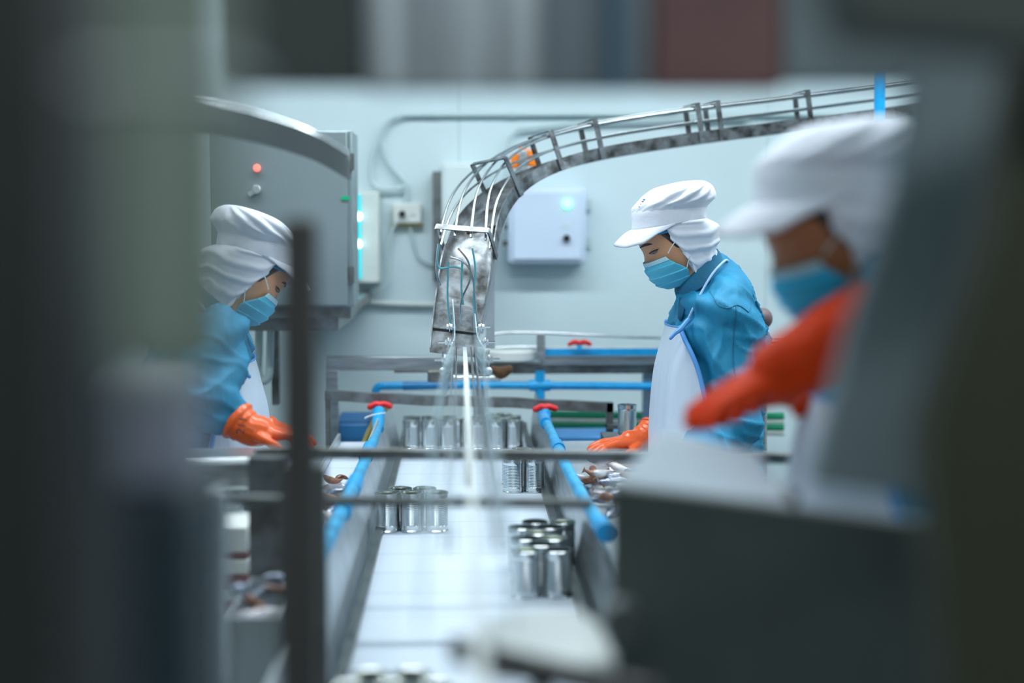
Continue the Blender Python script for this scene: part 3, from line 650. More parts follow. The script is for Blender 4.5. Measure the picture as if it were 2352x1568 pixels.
def person(name, label, loc, flip, head_pitch, head_yaw, arms, lean=0.0, glove=None, detail=True, skin=skin_m, gl_txt=False, mk_m=None):
    mk_m = mk_m or mask_m
    loc = V(loc)
    zf = loc.z
    root = thing(name, label, 'person', (loc.x + (0.1 if not flip else -0.1), loc.y, 0))
    sx = -1 if flip else 1
    piv = Lp(1605, 600)
    MH = Matrix.Translation(piv) @ Matrix.Rotation(R(head_yaw), 4, 'Z') @ Matrix.Rotation(R(head_pitch), 4, 'Y') @ Matrix.Translation(-piv)
    def W(p): return V((p.x * sx, p.y, p.z)) + loc
    def WH(p): return W(MH @ p)
    def hb(mb, nm, m, par=root, lab=None, **k): mb.mapped(WH); return mb.build(nm, m, par, lab, **k)
    def tb(mb, nm, m, par=root, lab=None, **k): mb.mapped(W); return mb.build(nm, m, par, lab, **k)
    floor_py = 455 + K * zf
    # --- body (skin): head, neck, trunk, arms, legs as one surface
    b = MB(); hd = MB(); hd.rings(loft(HEAD, 4, 32, 2.25))
    nose = MB().tube([Lp(1484, 586), Lp(1486, 600), Lp(1489, 613), Lp(1494, 620)], [.006, .0075, .009, .008], 10, 3, True)
    for q in (hd, nose): q.mapped(lambda p: MH @ p); b.add(q.v, q.f)
    for s_ in (-1, 1):
        ear = MB().ell(Lp(1596, 566, .064 * s_), .012, .010, .026); ear.mapped(lambda p: MH @ p); b.add(ear.v, ear.f)
    b.tube([Lp(1580, 600), Lp(1600, 640), Lp(1625, 700)], [.055, .055, .07], 16, 3)
    sh = [tuple(r[:4]) + (r[4] - 0.03,) for r in TORSO[2:]]
    sh = [(r[0] + 16, r[1], r[2] - 16, r[3], r[4]) for r in sh]
    b.rings(loft(sh, 3, 28, 2.3))
    for s_ in (-1, 1):
        b.tube([Lp(1640, 1150, .09 * s_), Lp(1628, floor_py - K * .46, .095 * s_), Lp(1655, floor_py - K * .08, .10 * s_)], [.085, .058, .042], 16, 4, True)
        b.tube([Lp(1655, floor_py - K * .06, .10 * s_), Lp(1560, floor_py - K * .035, .115 * s_)], [.04, .032], 12, 2, True)
    for a in arms:
        pts = [loc * 0 + q for q in a['pts']]
        b.tube(pts, [.046, .038, .026], 14, 5, True)
    b.mapped(W)
    body = remesh(b, 'body', skin, root, 0.0055, 3)
    # --- face features
    if detail:
        def sy(x, y):   # near-side head surface depth
            best = None
            for i in range(len(HEAD) * 6):
                e = cr(HEAD, i / (len(HEAD) * 6 - 1)); a0 = Lp(e[0], e[1]); b0 = Lp(e[2], e[3]); c = (a0 + b0) / 2; ax = (a0 - b0) / 2; u = ax.normalized(); q = Lp(x, y) - c
                dv = abs(q.x * u.z - q.z * u.x); k = q.dot(u) / ax.length
                if abs(k) < 1 and (best is None or dv < best[0]): best = (dv, -e[4] * (1 - abs(k) ** 2.25) ** (1 / 2.25))
            return best[1]
        def sp(x, y, o=0.0):
            x -= 9
            return Lp(x, y, sy(x, y) - o)
        eb = MB().tube([sp(1477, 568.5), sp(1483, 563), sp(1490, 560.5), sp(1497, 560)], [.0018, .0033, .003, .0010], 8, 4, True)
        hb(eb, 'eyebrow', hair_m)
        ey = MB().tube([sp(1495, 582.5, -.001), sp(1500, 580, .0), sp(1506, 577, .0), sp(1510, 574, -.001)], [.001, .0035, .004, .001], 8, 3, True)
        e_ = hb(ey, 'eye', eye_w)
        ir = MB().ell(sp(1503, 579, .0012), .0036, .0028, .0042, 12); hb(ir, 'iris', black_m, e_)
        ls = MB().tube([sp(1493, 581.5, .001), sp(1499, 576.5, .003), sp(1506, 572.5, .003), sp(1511, 570.5, .001)], [.0006, .0017, .0017, .0008], 6, 3, True); hb(ls, 'eyelashes', hair_m, e_)
        ld = MB().tube([sp(1495, 577.5, -.001), sp(1500, 573, .0004), sp(1507, 569.5, .0004), sp(1513, 569, -.001)], [.001, .0028, .0028, .001], 8, 3, True); hb(ld, 'eyelid', skin, e_)
        for s2 in ():
            q = Lp(1473, 572.5, .022); hb(MB().tube([q + V((-.001, -.012, -.003)), q + V((-.003, -.002, .001)), q + V((0, .012, .001))], [.001, .0026, .001], 6, 3, True), 'eyebrow', hair_m)
            q = Lp(1474, 588, .020); hb(MB().tube([q + V((-.003, -.006, 0)), q + V((-.009, 0, -.002))], [.0012, .0005], 6), 'eyelashes', hair_m)
    hb(MB().rings(loft(HAIR, 5, 60, (11, 2.4))), 'hair', hair_m)
    # --- cap
    def fcap(t_, v):
        a_ = abs(t_); f = 0.0035 * math.exp(-((v - 0.36 - 0.04 * math.sin(2 * t_)) / 0.08) ** 2) + 0.0008 * math.sin(23 * t_) * math.exp(-((v - .27) / .08) ** 2)
        for t0, k, d_, w_ in ((0.55, 1.5, .0035, .10), (1.05, 1.7, .006, .12), (1.55, 1.8, .0065, .11), (2.25, .9, .005, .12), (2.7, .3, .004, .1)):
            u = a_ - t0 - k * (v - .3); e_ = min(1, max(0, (v - .28) * 6)) * min(1, (1 - v) * 3)
            f += e_ * (-d_ * math.exp(-(u / w_) ** 2) + d_ * .7 * math.exp(-((u - 2 * w_) / (w_ * 1.4)) ** 2))
        return f
    cap = hb(MB().rings(loft(CAP, 14, 120, 2.1, fcap)), 'cap', cloth_w, smooth=1)
    hb(MB().rings(loft(BAND, 3, 60, 2.1), True, False), 'cap_band', cloth_w, cap, thick=0.002)
    rr = []
    base = [r for r in BAND][0]
    for j in range(9):
        f = j / 8; row = []
        for i in range(41):
            tt = -89 + 178 * i / 40; q = ringpts(base[0:2], base[2:4], base[4], 2.1, 0, 1, tt, tt + 1, 0, False)[0]
            a_ = abs(tt); 
            for (t1, x1, y1), (t2, x2, y2) in zip(BRIM, BRIM[1:]):
                if t1 <= a_ <= t2: g = (a_ - t1) / (t2 - t1); g = g * g * (3 - 2 * g) if t1 > 0 else g; dx = x1 + (x2 - x1) * g; dy = y1 + (y2 - y1) * g
            arch = math.sin(f * math.pi) * 0.004
            row.append(q + V((dx / K * f, (math.copysign(1, -tt) * 0.010 * f * math.sin(R(min(a_, 89) * 2))), -dy / K * (f ** 1.15) + arch)))
        rr.append(row)
    hb(MB().rings(rr, False), 'brim', cloth_w, cap, thick=0.0035)
    def fdr(t_, v):
        a_ = abs(t_); q = v * 3.2 + (3.0 - a_) * 0.55 * v + 0.25 * math.sin(3 * a_)
        r_ = 0.5 + 0.5 * math.cos(q * 6.2 + 0.9 * math.sin(a_ * 2.3))
        return 0.0062 * r_ ** 2 * (0.35 + 0.65 * a_ / 3.1) + 0.0025 * math.sin(9 * a_ + 6 * v) * v - .002
    hb(MB().rings(loft(DRAPE, 14, 120, (11, 2.5), fdr), True, False), 'neck_flap', cloth_w, cap, thick=0.002, smooth=1)
    if detail:
        net = MB().rings([[Lp(x + 3, y + 5, -0.0885 - o) for x, y in row] for row, o in (([(1484, 532), (1492, 528), (1502, 524), (1512, 518)], 0), ([(1489, 535), (1497, 533), (1506, 531), (1517, 528)], .001))], False)
        hb(net, 'hairnet', net_m, cap, thick=0.002)
        for x, y, m_, r_ in ((1472, 459, net_m, .0032), (1469, 464, black_m, .0028), (1474, 463, black_m, .0022), (1464, 469, net_m, .0018), (1460, 475, black_m, .0014)):
            e = MB().ell(Lp(x, y, -.040), r_, .012, r_ * .8, 8); hb(e, 'embroidered_badge', m_, cap)
    # --- mask
    def fm(t_, v): 
        s_ = 0
        for c0 in (0.30, 0.52, 0.74):
            d0 = v - c0 - 0.05 * (1 - math.cos(t_)); s_ += 0.0035 * max(0, 1 - d0 / 0.16) if d0 > 0 else 0.0035 * max(0, 1 + d0 / 0.015)
        return s_
    mk = hb(MB().rings(loft(MASK, 14, 40, 2.15, fm), False), 'face_mask', mk_m, thick=0.0012)
    M2 = MASK[:2]
    hb(MB().rings(loft([MASK[0], tuple((a + b) / 2 for a, b in zip(MASK[0], MASK[1])), MASK[1]], 3, 40, 2.15, lambda t_, v: .0012), False), 'edge_strip', mask_lt, mk, thick=0.001)
    for s_ in (-1, 1):
        hb(MB().tube([Lp(1521, 580, .084 * s_), Lp(1528, 566, .088 * s_), Lp(1537, 552, .094 * s_)], .0015, 6, 3), 'ear_loop', whitepl, mk)
        hb(MB().tube([Lp(1566, 616, .072 * s_), Lp(1568, 600, .080 * s_), Lp(1571, 586, .086 * s_)], .0015, 6, 3), 'ear_loop', whitepl, mk)
    # --- jacket
    j = MB(); j.rings(loft(TORSO, 5, 40, 2.35))
    for a in arms:
        s0, e0, w0 = a['pts']; cut = a.get('cuff', 0.55)
        wj = e0.lerp(w0, cut)
        j.tube([s0, s0.lerp(e0, .5), e0, e0.lerp(wj, .5), wj], [.066, .068, .062, .058, .054], 20, 5, True)
    j.mapped(W)
    def fj(p, n):
        q = (p - loc); return 0.0085 * math.sin(q.x * 34 * sx + q.z * 52 + 3 * noise.noise(q * 7)) * (0.5 + noise.noise(q * 5)) + 0.009 * max(0, 1 - abs(2.6 * noise.noise(V((q.x * 9 + q.z * 3, q.y * 7, q.z * 7 - q.x * 4))))) ** 3 + 0.006 * max(0, 1 - abs(3.2 * noise.noise(V((q.x * 6 + 5, q.y * 9, q.z * 19 + q.x * 9))))) ** 3 + 0.004 * noise.noise(V((q.x * 14, q.y * 10, q.z * 22))) + 0.003 * (abs(noise.noise(V((q.x * 9 + q.z * 8, q.y * 9, q.z * 6)))) * -2)
    jk = remesh(j, 'jacket', cloth_b, root, 0.0062, 5, fj)
    from mathutils.bvhtree import BVHTree
    o_ = wloc(root); bv = BVHTree.FromPolygons([v.co + o_ for v in jk.data.vertices], [tuple(p.vertices) for p in jk.data.polygons])
    def seam(pts, r, m, nm):
        q = []
        n_ = 26
        for i in range(n_ + 1):
            e = cr(pts, i / n_); p = W(Lp(e[0], e[1])); h = bv.ray_cast(V((p.x, loc.y - 1.2, p.z)), V((0, 1, 0)))
            if h[0] is not None: q.append(h[0] + V((0, -r * .3, 0)))
        if len(q) > 3: MB().tube(q, r, 6).build(nm, m, jk)
    if detail:
        seam([(1612, 664), (1619, 690), (1640, 698), (1665, 692), (1690, 708)], .0014, cloth_bd, 'yoke_seam')
        seam([(1690, 708), (1702, 694), (1716, 665)], .0014, cloth_bd, 'yoke_seam')
        seam([(1660, 693), (1658, 740), (1656, 800), (1658, 860)], .0016, cloth_bd, 'sleeve_crease')
        seam([(1712, 672), (1735, 715), (1748, 765)], .0035, cloth_bd, 'back_pleat')
    tb(MB().rings(loft(COLLAR, 5, 40, 2.1), True, False), 'collar', cloth_bd, jk, thick=0.004)
    if detail:
        tb(MB().rings([[Lp(1559, 682, -.04), Lp(1572, 684, -.078)], [Lp(1556, 700, -.045), Lp(1565, 705, -.075)], [Lp(1554, 730, -.05), Lp(1557, 735, -.07)]], False), 'lapel', cloth_bd, jk, thick=.004)
        for pts in ([(1612, 668), (1625, 655), (1662, 646), (1700, 690)],):
            pass
    # --- apron
    def fa(t_, v): return 0.009 * (0.5 + 0.5 * math.sin(9 * t_ + 2 * math.sin(4 * v))) ** 2.5 * min(v * 2, 1) + 0.003 * math.sin(4 * t_ + 9 * v) * v
    TR = [(1550, 745, 1750, 715, .190, -30, 30), (1538, 790, 1757, 768, .182, -50, 50), (1526, 850, 1757, 850, .170, -68, 68), (1518, 950, 1750, 950, .172, -80, 80), (1515, 1050, 1750, 1050, .19, -84, 84), (1515, 1250, 1745, 1250, .19, -84, 84), (1518, 1450, 1745, 1450, .19, -82, 82), (1522, 1560, 1745, 1560, .19, -80, 80)]
    ap = tb(MB().rings(loft(TR, 8, 60, 2.3, fa, off=.015), False), 'apron', apron_m, thick=.003)
    for s_ in (0, -1):
        ed = loft(TR, 8, 60, 2.3, fa, off=.017); tb(MB().tube([r[s_] for r in ed[:22]], .006, 8), 'trim', trim_m, ap)
    ed = loft(TR, 8, 60, 2.3, fa, off=.017)[0]; tb(MB().tube(ed, .0025, 8), 'top_trim', trim_m, ap, 'blue top hem')
    for s_ in (-1, 1):
        tb(MB().tube([Lp(1560, 745, .11 * s_), Lp(1578, 700, .125 * s_), Lp(1598, 665, .112 * s_), Lp(1625, 625, .095 * s_), Lp(1656, 598, .068 * s_), Lp(1672, 600, .02 * s_)], .0032, 8, 4), 'neck_strap', strap_m, ap)
    if detail:
        tb(MB().tube([Lp(1563, 728, -.14), Lp(1545, 748, -.15), Lp(1533, 757, -.15), Lp(1523, 768, -.15)], [.006, .0065, .005, .0045], 8, 3, True), 'tie', trim_m, ap, 'blue tie end')
        tb(MB().tube([Lp(1570, 690, -.10), Lp(1578, 683, -.11), Lp(1574, 694, -.11), Lp(1590, 676, -.105)], [.004, .006, .006, .004], 8, 3, True), 'knot', strap_m, ap)
    # --- trousers and boots
    tr_ = MB(); tr_.rings(loft([(1540, 1190, 1740, 1190, .165), (1545, 1290, 1738, 1290, .17)], 4, 28, 2.3))
    for s_ in (-1, 1): tr_.tube([Lp(1640, 1240, .085 * s_), Lp(1628, floor_py - K * .46, .095 * s_), Lp(1650, floor_py - K * .22, .10 * s_)], [.10, .075, .072], 18, 4)
    tr_.mapped(W); remesh(tr_, 'trousers', trouser_m, root, 0.012, 4)
    for s_ in (-1, 1):
        bt = MB(); bt.tube([Lp(1650, floor_py - K * .33, .10 * s_), Lp(1656, floor_py - K * .1, .10 * s_)], [.075, .058], 16, 2)
        bt.tube([Lp(1662, floor_py - K * .052, .10 * s_), Lp(1600, floor_py - K * .050, .105 * s_), Lp(1540, floor_py - K * .042, .115 * s_)], [.050, .048, .040], 16, 3, True)
        bt.mapped(W)
        bo = remesh(bt, 'boot', boot_m, root, 0.01, 3)
    # --- gloves
    for a in arms:
        s0, e0, w0 = a['pts']; fdir = (a['tip'] - w0).normalized(); nz = V(a.get('back', (0, 0, 1))); nz = (nz - fdir * nz.dot(fdir)).normalized(); sd = nz.cross(fdir).normalized() * a.get('hand', 1)
        g = MB(); Lh = (a['tip'] - w0).length; sc = Lh / 0.185
        def HP(f, s_, u): return w0 + (fdir * f + sd * s_ + nz * u) * sc
        wf = (w0 - e0).normalized()
        cuffp = w0 - wf * a.get('cufflen', .09)
        ft = a.get('fat', 1.0)
        g.tube([cuffp, w0 - wf * 0.04, w0 - wf * .0, HP(.03, 0, 0)], [.040 * ft, .036 * ft, .033 * ft, .031 * ft], 18, 3, True)
        rs = []
        for f, wd, th in ((.0, .028, .022), (.03, .036, .022), (.06, .041, .021), (.09, .042, .018), (.098, .038, .014)):
            rs.append([HP(f, wd * math.cos(2 * math.pi * k / 18), th * math.sin(2 * math.pi * k / 18)) for k in range(18)])
        g.rings(rs)
        cu = a.get('curl', 25)
        for i, (s_, ln, c_) in enumerate(((.030, .072, cu * .8), (.0105, .080, cu), (-.0105, .074, cu * 1.1), (-.031, .058, cu * 1.3))):
            p = (0.09, s_, 0.002); ang = R(c_ * 0.4); pts = [HP(.075, s_ * .95, 0), HP(*p)]; f, u = p[0], p[2]
            for k, l in enumerate((.45, .32, .23)):
                f += ln * l * math.cos(ang); u -= ln * l * math.sin(ang); ang += R(c_); pts.append(HP(f, s_ * (1 + .12 * (k + 1)), u))
            g.tube(pts, [.0112 * sc, .0112 * sc, .0104 * sc, .0096 * sc, .0086 * sc], 12, 3, True)
        pts = [HP(.018, .026, -.006), HP(.045, .045, -.014), HP(.070, .054, -.022), HP(.088, .050, -.030)]
        g.tube(pts, [.016 * sc, .0135 * sc, .0115 * sc, .010 * sc], 12, 4, True)
        g.mapped(W)
        gp = W(cuffp); gax = (W(w0) - gp).normalized()
        def fg(p, n):
            h_ = (p - gp).dot(gax); return 0.0012 * math.sin(h_ * 420) * (1 if 0.0 < h_ < a.get('cufflen', .09) * .8 else 0) + 0.0014 * noise.noise(p * 55)
        go = remesh(g, 'glove', a.get('mat', glove_m), root, 0.0032, 4, fg, 'orange rubber glove')
        # rolled cuff edge
        cf = MB().tube([cuffp - wf * .004, cuffp + wf * .004], [.042 * ft, .042 * ft], 22); cf.mapped(W); cf.build('cuff', a.get('mat', glove_m), go, thick=.0)
        if gl_txt and a.get('txt'):
            cv = bpy.data.curves.new('glove_print', 'FONT'); cv.body = '211'; cv.size = 0.026; cv.extrude = 0.0006; cv.align_x = 'CENTER'; cv.align_y = 'CENTER'
            to = bpy.data.objects.new('tmp', cv); COL.objects.link(to); bpy.context.view_layer.update()
            me = bpy.data.meshes.new_from_object(to.evaluated_get(bpy.context.evaluated_depsgraph_get())); bpy.data.objects.remove(to)
            me.transform(Matrix.Rotation(R(90), 4, 'X')); me.transform(Matrix.Rotation(R(-78), 4, 'Y'))
            me.transform(Matrix.Translation(W(a['txt']) - wloc(root))); me.materials.clear(); me.materials.append(near_navy)
            o = bpy.data.objects.new('printed_number', me); COL.objects.link(o); o.parent = go; o['_w'] = list(wloc(root)); o['label'] = 'dark printed number on cuff'
    return root

# focused worker
FY = 3.62
loc = P(1550, 455, FY)
def rel(px_, py_, y, base, flip=False):
    q = P(px_, py_, y) - base
    return V((-q.x if flip else q.x, q.y, q.z))
person('person', 'person in focus with white brimmed cap, blue jacket and mask, looking down', loc, False, 0, 2, [
    dict(pts=[rel(1664, 702, 3.50, loc), rel(1685, 965, 3.47, loc), rel(1560, 1112, 3.32, loc)], tip=rel(1420, 1105, 3.28, loc), hand=-1, curl=16, cuff=.62),
    dict(pts=[rel(1640, 700, 3.78, loc), rel(1625, 900, 3.84, loc), rel(1466, 1012, 3.70, loc)], tip=rel(1345, 1026, 3.62, loc), hand=1, curl=12, cuff=.35, cufflen=.05),
])
# nearest worker, right
NY = 1.86
loc = P(1912, 350, NY)
person('person', 'nearest blurred person at right with white cap and raised orange gloves', loc, False, 4, 0, [
    dict(pts=[rel(2110, 800, 1.86, loc), rel(2075, 690, 1.76, loc), rel(1845, 825, 1.74, loc)], tip=rel(1548, 972, 1.76, loc), hand=-1, curl=9, cuff=.15, cufflen=.14, fat=1.35, mat=glove_dk, back=(0.1, -0.15, 1.0)),
    dict(pts=[rel(2100, 790, 2.10, loc), rel(2020, 800, 2.12, loc), rel(1850, 880, 1.98, loc)], tip=rel(1640, 935, 1.86, loc), hand=1, curl=14, cuff=.4, cufflen=.09, mat=glove_dk, back=(0, 0.3, 0.9)),
], detail=False, skin=skin_shaded, mk_m=mask_deep)
# left worker
LY = 3.36
loc = P(560, 512, LY)
person('person', 'person at left facing right, white cap, bent over behind dark post', loc, True, -10, -24, [
    dict(pts=[rel(505, 765, 3.24, loc, True), rel(478, 915, 3.12, loc, True), rel(570, 985, 3.10, loc, True)], tip=rel(730, 1010, 3.12, loc, True), hand=1, curl=18, cuff=.35, cufflen=.03, fat=1.1, txt=rel(556, 977, 3.040, loc, True)),
    dict(pts=[rel(515, 770, 3.52, loc, True), rel(500, 930, 3.56, loc, True), rel(590, 975, 3.45, loc, True)], tip=rel(735, 1010, 3.40, loc, True), hand=-1, curl=22, cuff=.6, cufflen=.03),
], gl_txt=True)

# ------------------------------------------------------------------ left worker's station
t = thing('work_bench', 'rounded steel bench edge in front of left worker', 'bench', (P(540, 1050, 2.9).x, 2.95, 0))
a = P(470, 1052, 2.8); b = P(588, 1052, 2.8)
MB().box(a.x - 0.25, b.x, 2.8, 2.94, a.z - 0.07, a.z).build('top', steel, t, bevel=0.012)
MB().box(a.x - 0.2, a.x + 0.07, 2.81, 2.93, a.z - 0.12, a.z - 0.07).build('tray', steel_lt, t, bevel=0.01)
for x in (a.x - 0.2, b.x - 0.05): MB().box(x, x + 0.04, 2.85, 2.89, 0, a.z - 0.07).build('leg', steel, t)
one('support_post', MB().box(P(552, 0, 2.38).x, P(640, 0, 2.38).x, 2.38, 2.42, 0, P(600, 1052, 2.38).z), steel_worn, 'grey square post left of the dark post', 'post')
one('side_panel', MB().box(P(628, 0, 1.9).x, P(736, 0, 1.9).x, 1.90, 1.92, 0, P(640, 1075, 1.9).z), steel_dk, 'dark steel side panel behind lower dark post', 'panel')
t = thing('scrap_bin', 'low steel bin with fish scraps at lower left', 'bin', P(560, 1560, 2.2))
a = P(520, 1420, 2.1); b = P(640, 1560, 2.1)
m = MB(); zt = a.z; zb = zt - 0.12
m.box(a.x, b.x, 2.1, 2.105, zb, zt).box(a.x, b.x, 2.34, 2.345, zb, zt).box(a.x, a.x + .004, 2.105, 2.34, zb, zt).box(b.x - .004, b.x, 2.105, 2.34, zb, zt).box(a.x, b.x, 2.1, 2.345, zb - .004, zb)
m.build('tub', steel_lt, t)
MB().box(a.x + .02, b.x - .02, 2.14, 2.30, 0, zb - .004).build('pedestal', steel_dk, t)
for i in range(10):
    fish((random.uniform(a.x + .01, b.x - .01), random.uniform(2.13, 2.31), zt + random.uniform(-.02, .03)), random.uniform(.05, .08), random.uniform(0, 6), random.uniform(-.4, .4), ms[i % 3],
         f'{["silvery blue", "pale silver", "brown fleshy"][i % 3]} fish piece in low bin at lower left', 'fish scraps in the bin')
t = thing('stacked_trays', 'stack of red and white trays seen between lower left posts', 'tray stack', P(534, 1360, 3.0))
a = P(512, 1200, 2.65)
for i, (h_, m_) in enumerate(((0.05, brown_p), (0.02, whitepl), (0.03, brown_p), (0.03, whitepl), (0.012, brown_p), (0.05, whitepl))):
    z0 = a.z - 0.20 + sum((0.05, 0.02, 0.03, 0.03, 0.012, 0.05)[:i]); MB().box(a.x - 0.05, a.x + 0.045, 2.65, 2.8, z0, z0 + h_ - .001).build('tray', m_, t, bevel=.003, label='red-brown tray' if m_ is brown_p else 'white tray')
MB().box(a.x - 0.05, a.x + 0.045, 2.65, 2.8, 0, a.z - 0.201).build('stand', steel_dk, t)

# ------------------------------------------------------------------ out-of-focus machine parts close to the lens
def slab(name, pts, d0, th, m, label, cat, bevel=0.004):
    """upright plate: outline at photo positions (px,py[,depth]), real thickness th"""
    q = [P(a[0], a[1], a[2] if len(a) > 2 else d0) for a in pts]; n = len(q)
    vs = q + [p + V((0, th, 0)) for p in q]
    fs = [tuple(range(n)), tuple(reversed(range(n, 2 * n)))] + [(i, (i + 1) % n, (i + 1) % n + n, i + n) for i in range(n)]
    return one(name, MB().add(vs, fs), m, label, cat, bevel=bevel)
slab('machine_block', [(-400, -300), (120, -300), (150, 1900), (-400, 1900)], 0.52, 0.10, near_black, 'black blurred machine block at far left edge', 'machine')
t = thing('machine_column', 'olive grey blurred column at left foreground', 'column', P(340, 900, 0.5))
a = P(215, 0, .5); b = P(520, 900, .5)
MB().box(a.x, b.x, .50, .54, b.z - .0, P(300, -250, .5).z).build('body', near_olive, t, bevel=.01)
MB().box(a.x - .005, b.x + .006, .495, .545, P(300, 185, .5).z, P(300, 165, .5).z).build('collar', whitepl, t, label='pale band painted as a soft highlight')  # pale band takes the place of a soft highlight on the column
slab('guard_box', [(215, 900), (425, 900), (425, 1130), (215, 1130)], 0.8, 0.08, lav, 'lavender grey blurred box under left column', 'guard', .01)
slab('navy_machine', [(120, 1131), (440, 1131), (440, 1900), (120, 1900)], 0.8, 0.12, near_navy, 'dark navy blurred base at lower left', 'machine', .01)
slab('pale_post', [(462, 1125), (520, 1125), (520, 3700), (462, 3700)], 1.55, 0.03, steel_lt, 'pale blurred post beside navy base', 'post')
slab('dark_post', [(645, 500), (726, 500), (735, 2300), (640, 2300)], 1.3, 0.03, post_m, 'dark brown blurred post in front of left worker', 'post', .006)
# upper left arc: mirrored chute reflection built as a solid piece
t = thing('can_chute_or_reflection', 'dark blurred arc, chute reflection built solid, across grey cabinet top', 'chute', P(480, 330, 2.6))
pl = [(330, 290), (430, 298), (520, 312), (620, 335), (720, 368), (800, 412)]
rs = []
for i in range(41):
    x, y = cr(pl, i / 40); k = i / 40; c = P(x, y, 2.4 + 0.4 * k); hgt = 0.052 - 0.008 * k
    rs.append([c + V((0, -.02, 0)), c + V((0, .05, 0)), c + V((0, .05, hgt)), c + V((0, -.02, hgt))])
MB().rings(rs).build('channel', mat('grey_chute_reflection', (0.085, 0.105, 0.11), 0.8), t)
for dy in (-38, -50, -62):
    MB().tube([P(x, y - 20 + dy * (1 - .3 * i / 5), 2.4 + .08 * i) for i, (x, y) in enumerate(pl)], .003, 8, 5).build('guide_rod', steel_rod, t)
slab('hanger', [(318, -1200), (340, -1200), (340, 330), (318, 330)], 2.42, 0.03, steel_dk, 'short dark hanger at end of left reflection arc', 'hanger')

# header above: one steel bar, its room reflections painted as coloured plates
t = thing('machine_header', 'blurred steel header panel across the top', 'machine', P(1200, 205, 1.15))
def hp(nm, x0, x1, y1, d, m, lab=None, slant=0):
    q = [P(x0, -260, d), P(x1, -260, d), P(x1 + slant, y1, d), P(x0 + slant, y1, d)]
    vs = q + [p + V((0, .03, 0)) for p in q]
    MB().add(vs, [(0, 1, 2, 3), (7, 6, 5, 4), (0, 4, 5, 1), (1, 5, 6, 2), (2, 6, 7, 3), (3, 7, 4, 0)]).build(nm, m, t, lab, bevel=.003)
hsteel = mat('reflection_streaked_steel', (0.58, 0.63, 0.67), 0.42, 0.6, bump=0.1, bscale=30, stretch=(3, 3, 0.12), dark=(0.16, 0.18, 0.20), vscale=22)  # streaks paint the smeared room reflections into the steel
hsteel2 = mat('grey_reflection_streaked_steel', (0.22, 0.26, 0.29), 0.42, 0.6, stretch=(3, 3, 0.12), dark=(0.12, 0.14, 0.16), vscale=22)
hblue = mat('blue_reflection', (0.10, 0.20, 0.28), 0.5)
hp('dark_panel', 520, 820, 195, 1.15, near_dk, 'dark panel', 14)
hp('steel_panel', 822, 1240, 205, 1.17, hsteel, 'pale steel panel with painted reflection streaks', 14)
hp('grey_panel', 1242, 1500, 205, 1.17, hsteel2, 'grey steel with painted reflection')
hp('blue_reflection_strip', 1400, 1440, 203, 1.15, hblue, 'painted blue reflection')
hp('brown_reflection_panel', 1502, 1800, 205, 1.16, brown_p, 'painted red-brown reflection')
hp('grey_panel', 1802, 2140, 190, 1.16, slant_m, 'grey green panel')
slab('machine_hood', [(1840, -300), (2700, -300), (2700, 150), (1960, 85)], 0.72, 0.05, near_dk, 'dark green blurred hood at upper right corner', 'machine')

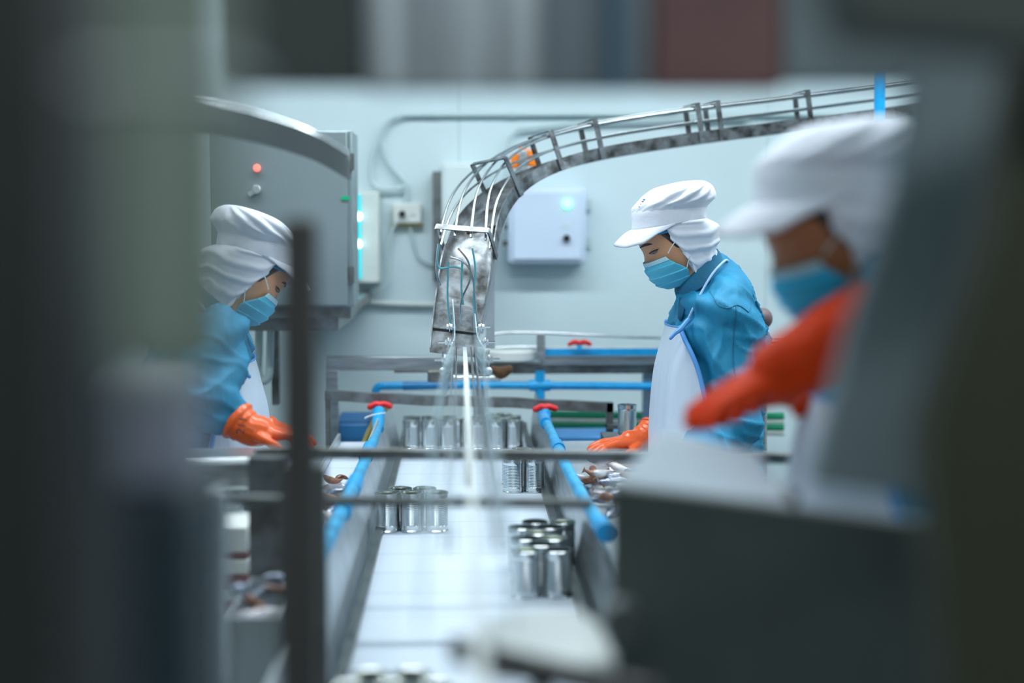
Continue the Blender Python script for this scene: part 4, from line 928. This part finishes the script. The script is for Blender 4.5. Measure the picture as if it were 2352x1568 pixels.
# slanted guard and the dark machine at right
slab('slanted_guard', [(2150, -100, 1.02), (2400, -100, .98), (2300, 560, .98), (2140, 1150, 1.0), (1868, 1120, 1.04), (1960, 760, 1.03), (2070, 420, 1.02)], 1.0, 0.03, slant_m, 'grey slanted blurred guard in front of nearest worker', 'guard')
slab('dark_side_machine', [(2410, -100, .80), (2700, -100, .80), (2700, 1900, .78), (2230, 1900, .80), (2140, 1010, .80), (2290, 540, .80)], .8, 0.05, olive_dk, 'dark olive blurred machine side at right edge', 'machine')
t = thing('near_machine_table', 'large dark grey-green machine panel at lower right', 'machine', P(1800, 1568, 1.38))
A = P(1402, 1122, 1.40); B = P(2750, 1300, 1.08); A.z = B.z = 1.238
up = V((0, 0, 1)); back = V((0.10, 0.42, 0))
MB().hexa([V((A.x, A.y, .95)), V((B.x, B.y, .95)), V((B.x, B.y, .95)) + V((.005, .02, 0)), V((A.x, A.y, .95)) + V((.005, .02, 0)), A, B, B + V((.005, .02, 0)), A + V((.005, .02, 0))]).build('front_panel', near_dk, t, bevel=.003)
a0 = A + V((0.005, .021, 0)); b0 = B + V((0.005, .021, 0))
c0 = a0.lerp(b0, 0.36)
MB().hexa([a0 - up * .012, c0 - up * .012, c0 + V((.03, .30, -.012)), a0 + V((.105, .36, -.012)), a0 - up * .001, c0 - up * .001, c0 + V((.03, .30, -.001)), a0 + V((.105, .36, -.001))]).build('top', table_m, t, 'pale steel top')
MB().disc(P(1440, 1450, 1.26) + V((0, .05, 0)), .02, .03).build('bolt_head', steel_dk, t)
for q in (A + V((.14, 0, 0)), B - V((.1, 0, 0))): MB().box(q.x + .02, q.x + .06, q.y + .04, q.y + .08, 0, 1.22).build('leg', steel_dk, t)

# near end: white curved infeed guide with dark edge
t = thing('infeed_guide', 'white plastic blurred guide plate at bottom centre', 'guide', P(1240, 1500, 1.3))
zc = P(1240, 1450, 1.3).z
out = [(1085, 1500), (1100, 1440), (1160, 1405), (1260, 1398), (1350, 1405), (1392, 1440), (1392, 1500), (1300, 1512), (1180, 1506)]
q = [V((P(a, 1450, 1.3).x, 1.3 - (b - 1450) * .0016, zc)) for a, b in out]
n = len(q); vs = q + [p - up * .02 for p in q]
MB().add(vs, [tuple(range(n)), tuple(reversed(range(n, 2 * n)))] + [(i, (i + 1) % n, (i + 1) % n + n, i + n) for i in range(n)]).build('plate', whitepl, t, bevel=.004)
MB().beam(P(1040, 1490, 1.25), P(1500, 1600, 1.12), .012, .020).build('edge_bar', post_m, t)
MB().box(P(1240, 1450, 1.3).x - .01, P(1240, 1450, 1.3).x + .01, 1.28, 1.30, BZ, zc - .02).build('support', steel_dk, t)
one('near_edge_plate', MB().box(-0.26, -0.02, 1.50, 1.53, 0.86, 0.905), steel_dk, 'dark blurred plate across the belt at bottom', 'plate')

for o in list(bpy.data.objects):
    if '_w' in o: del o['_w']
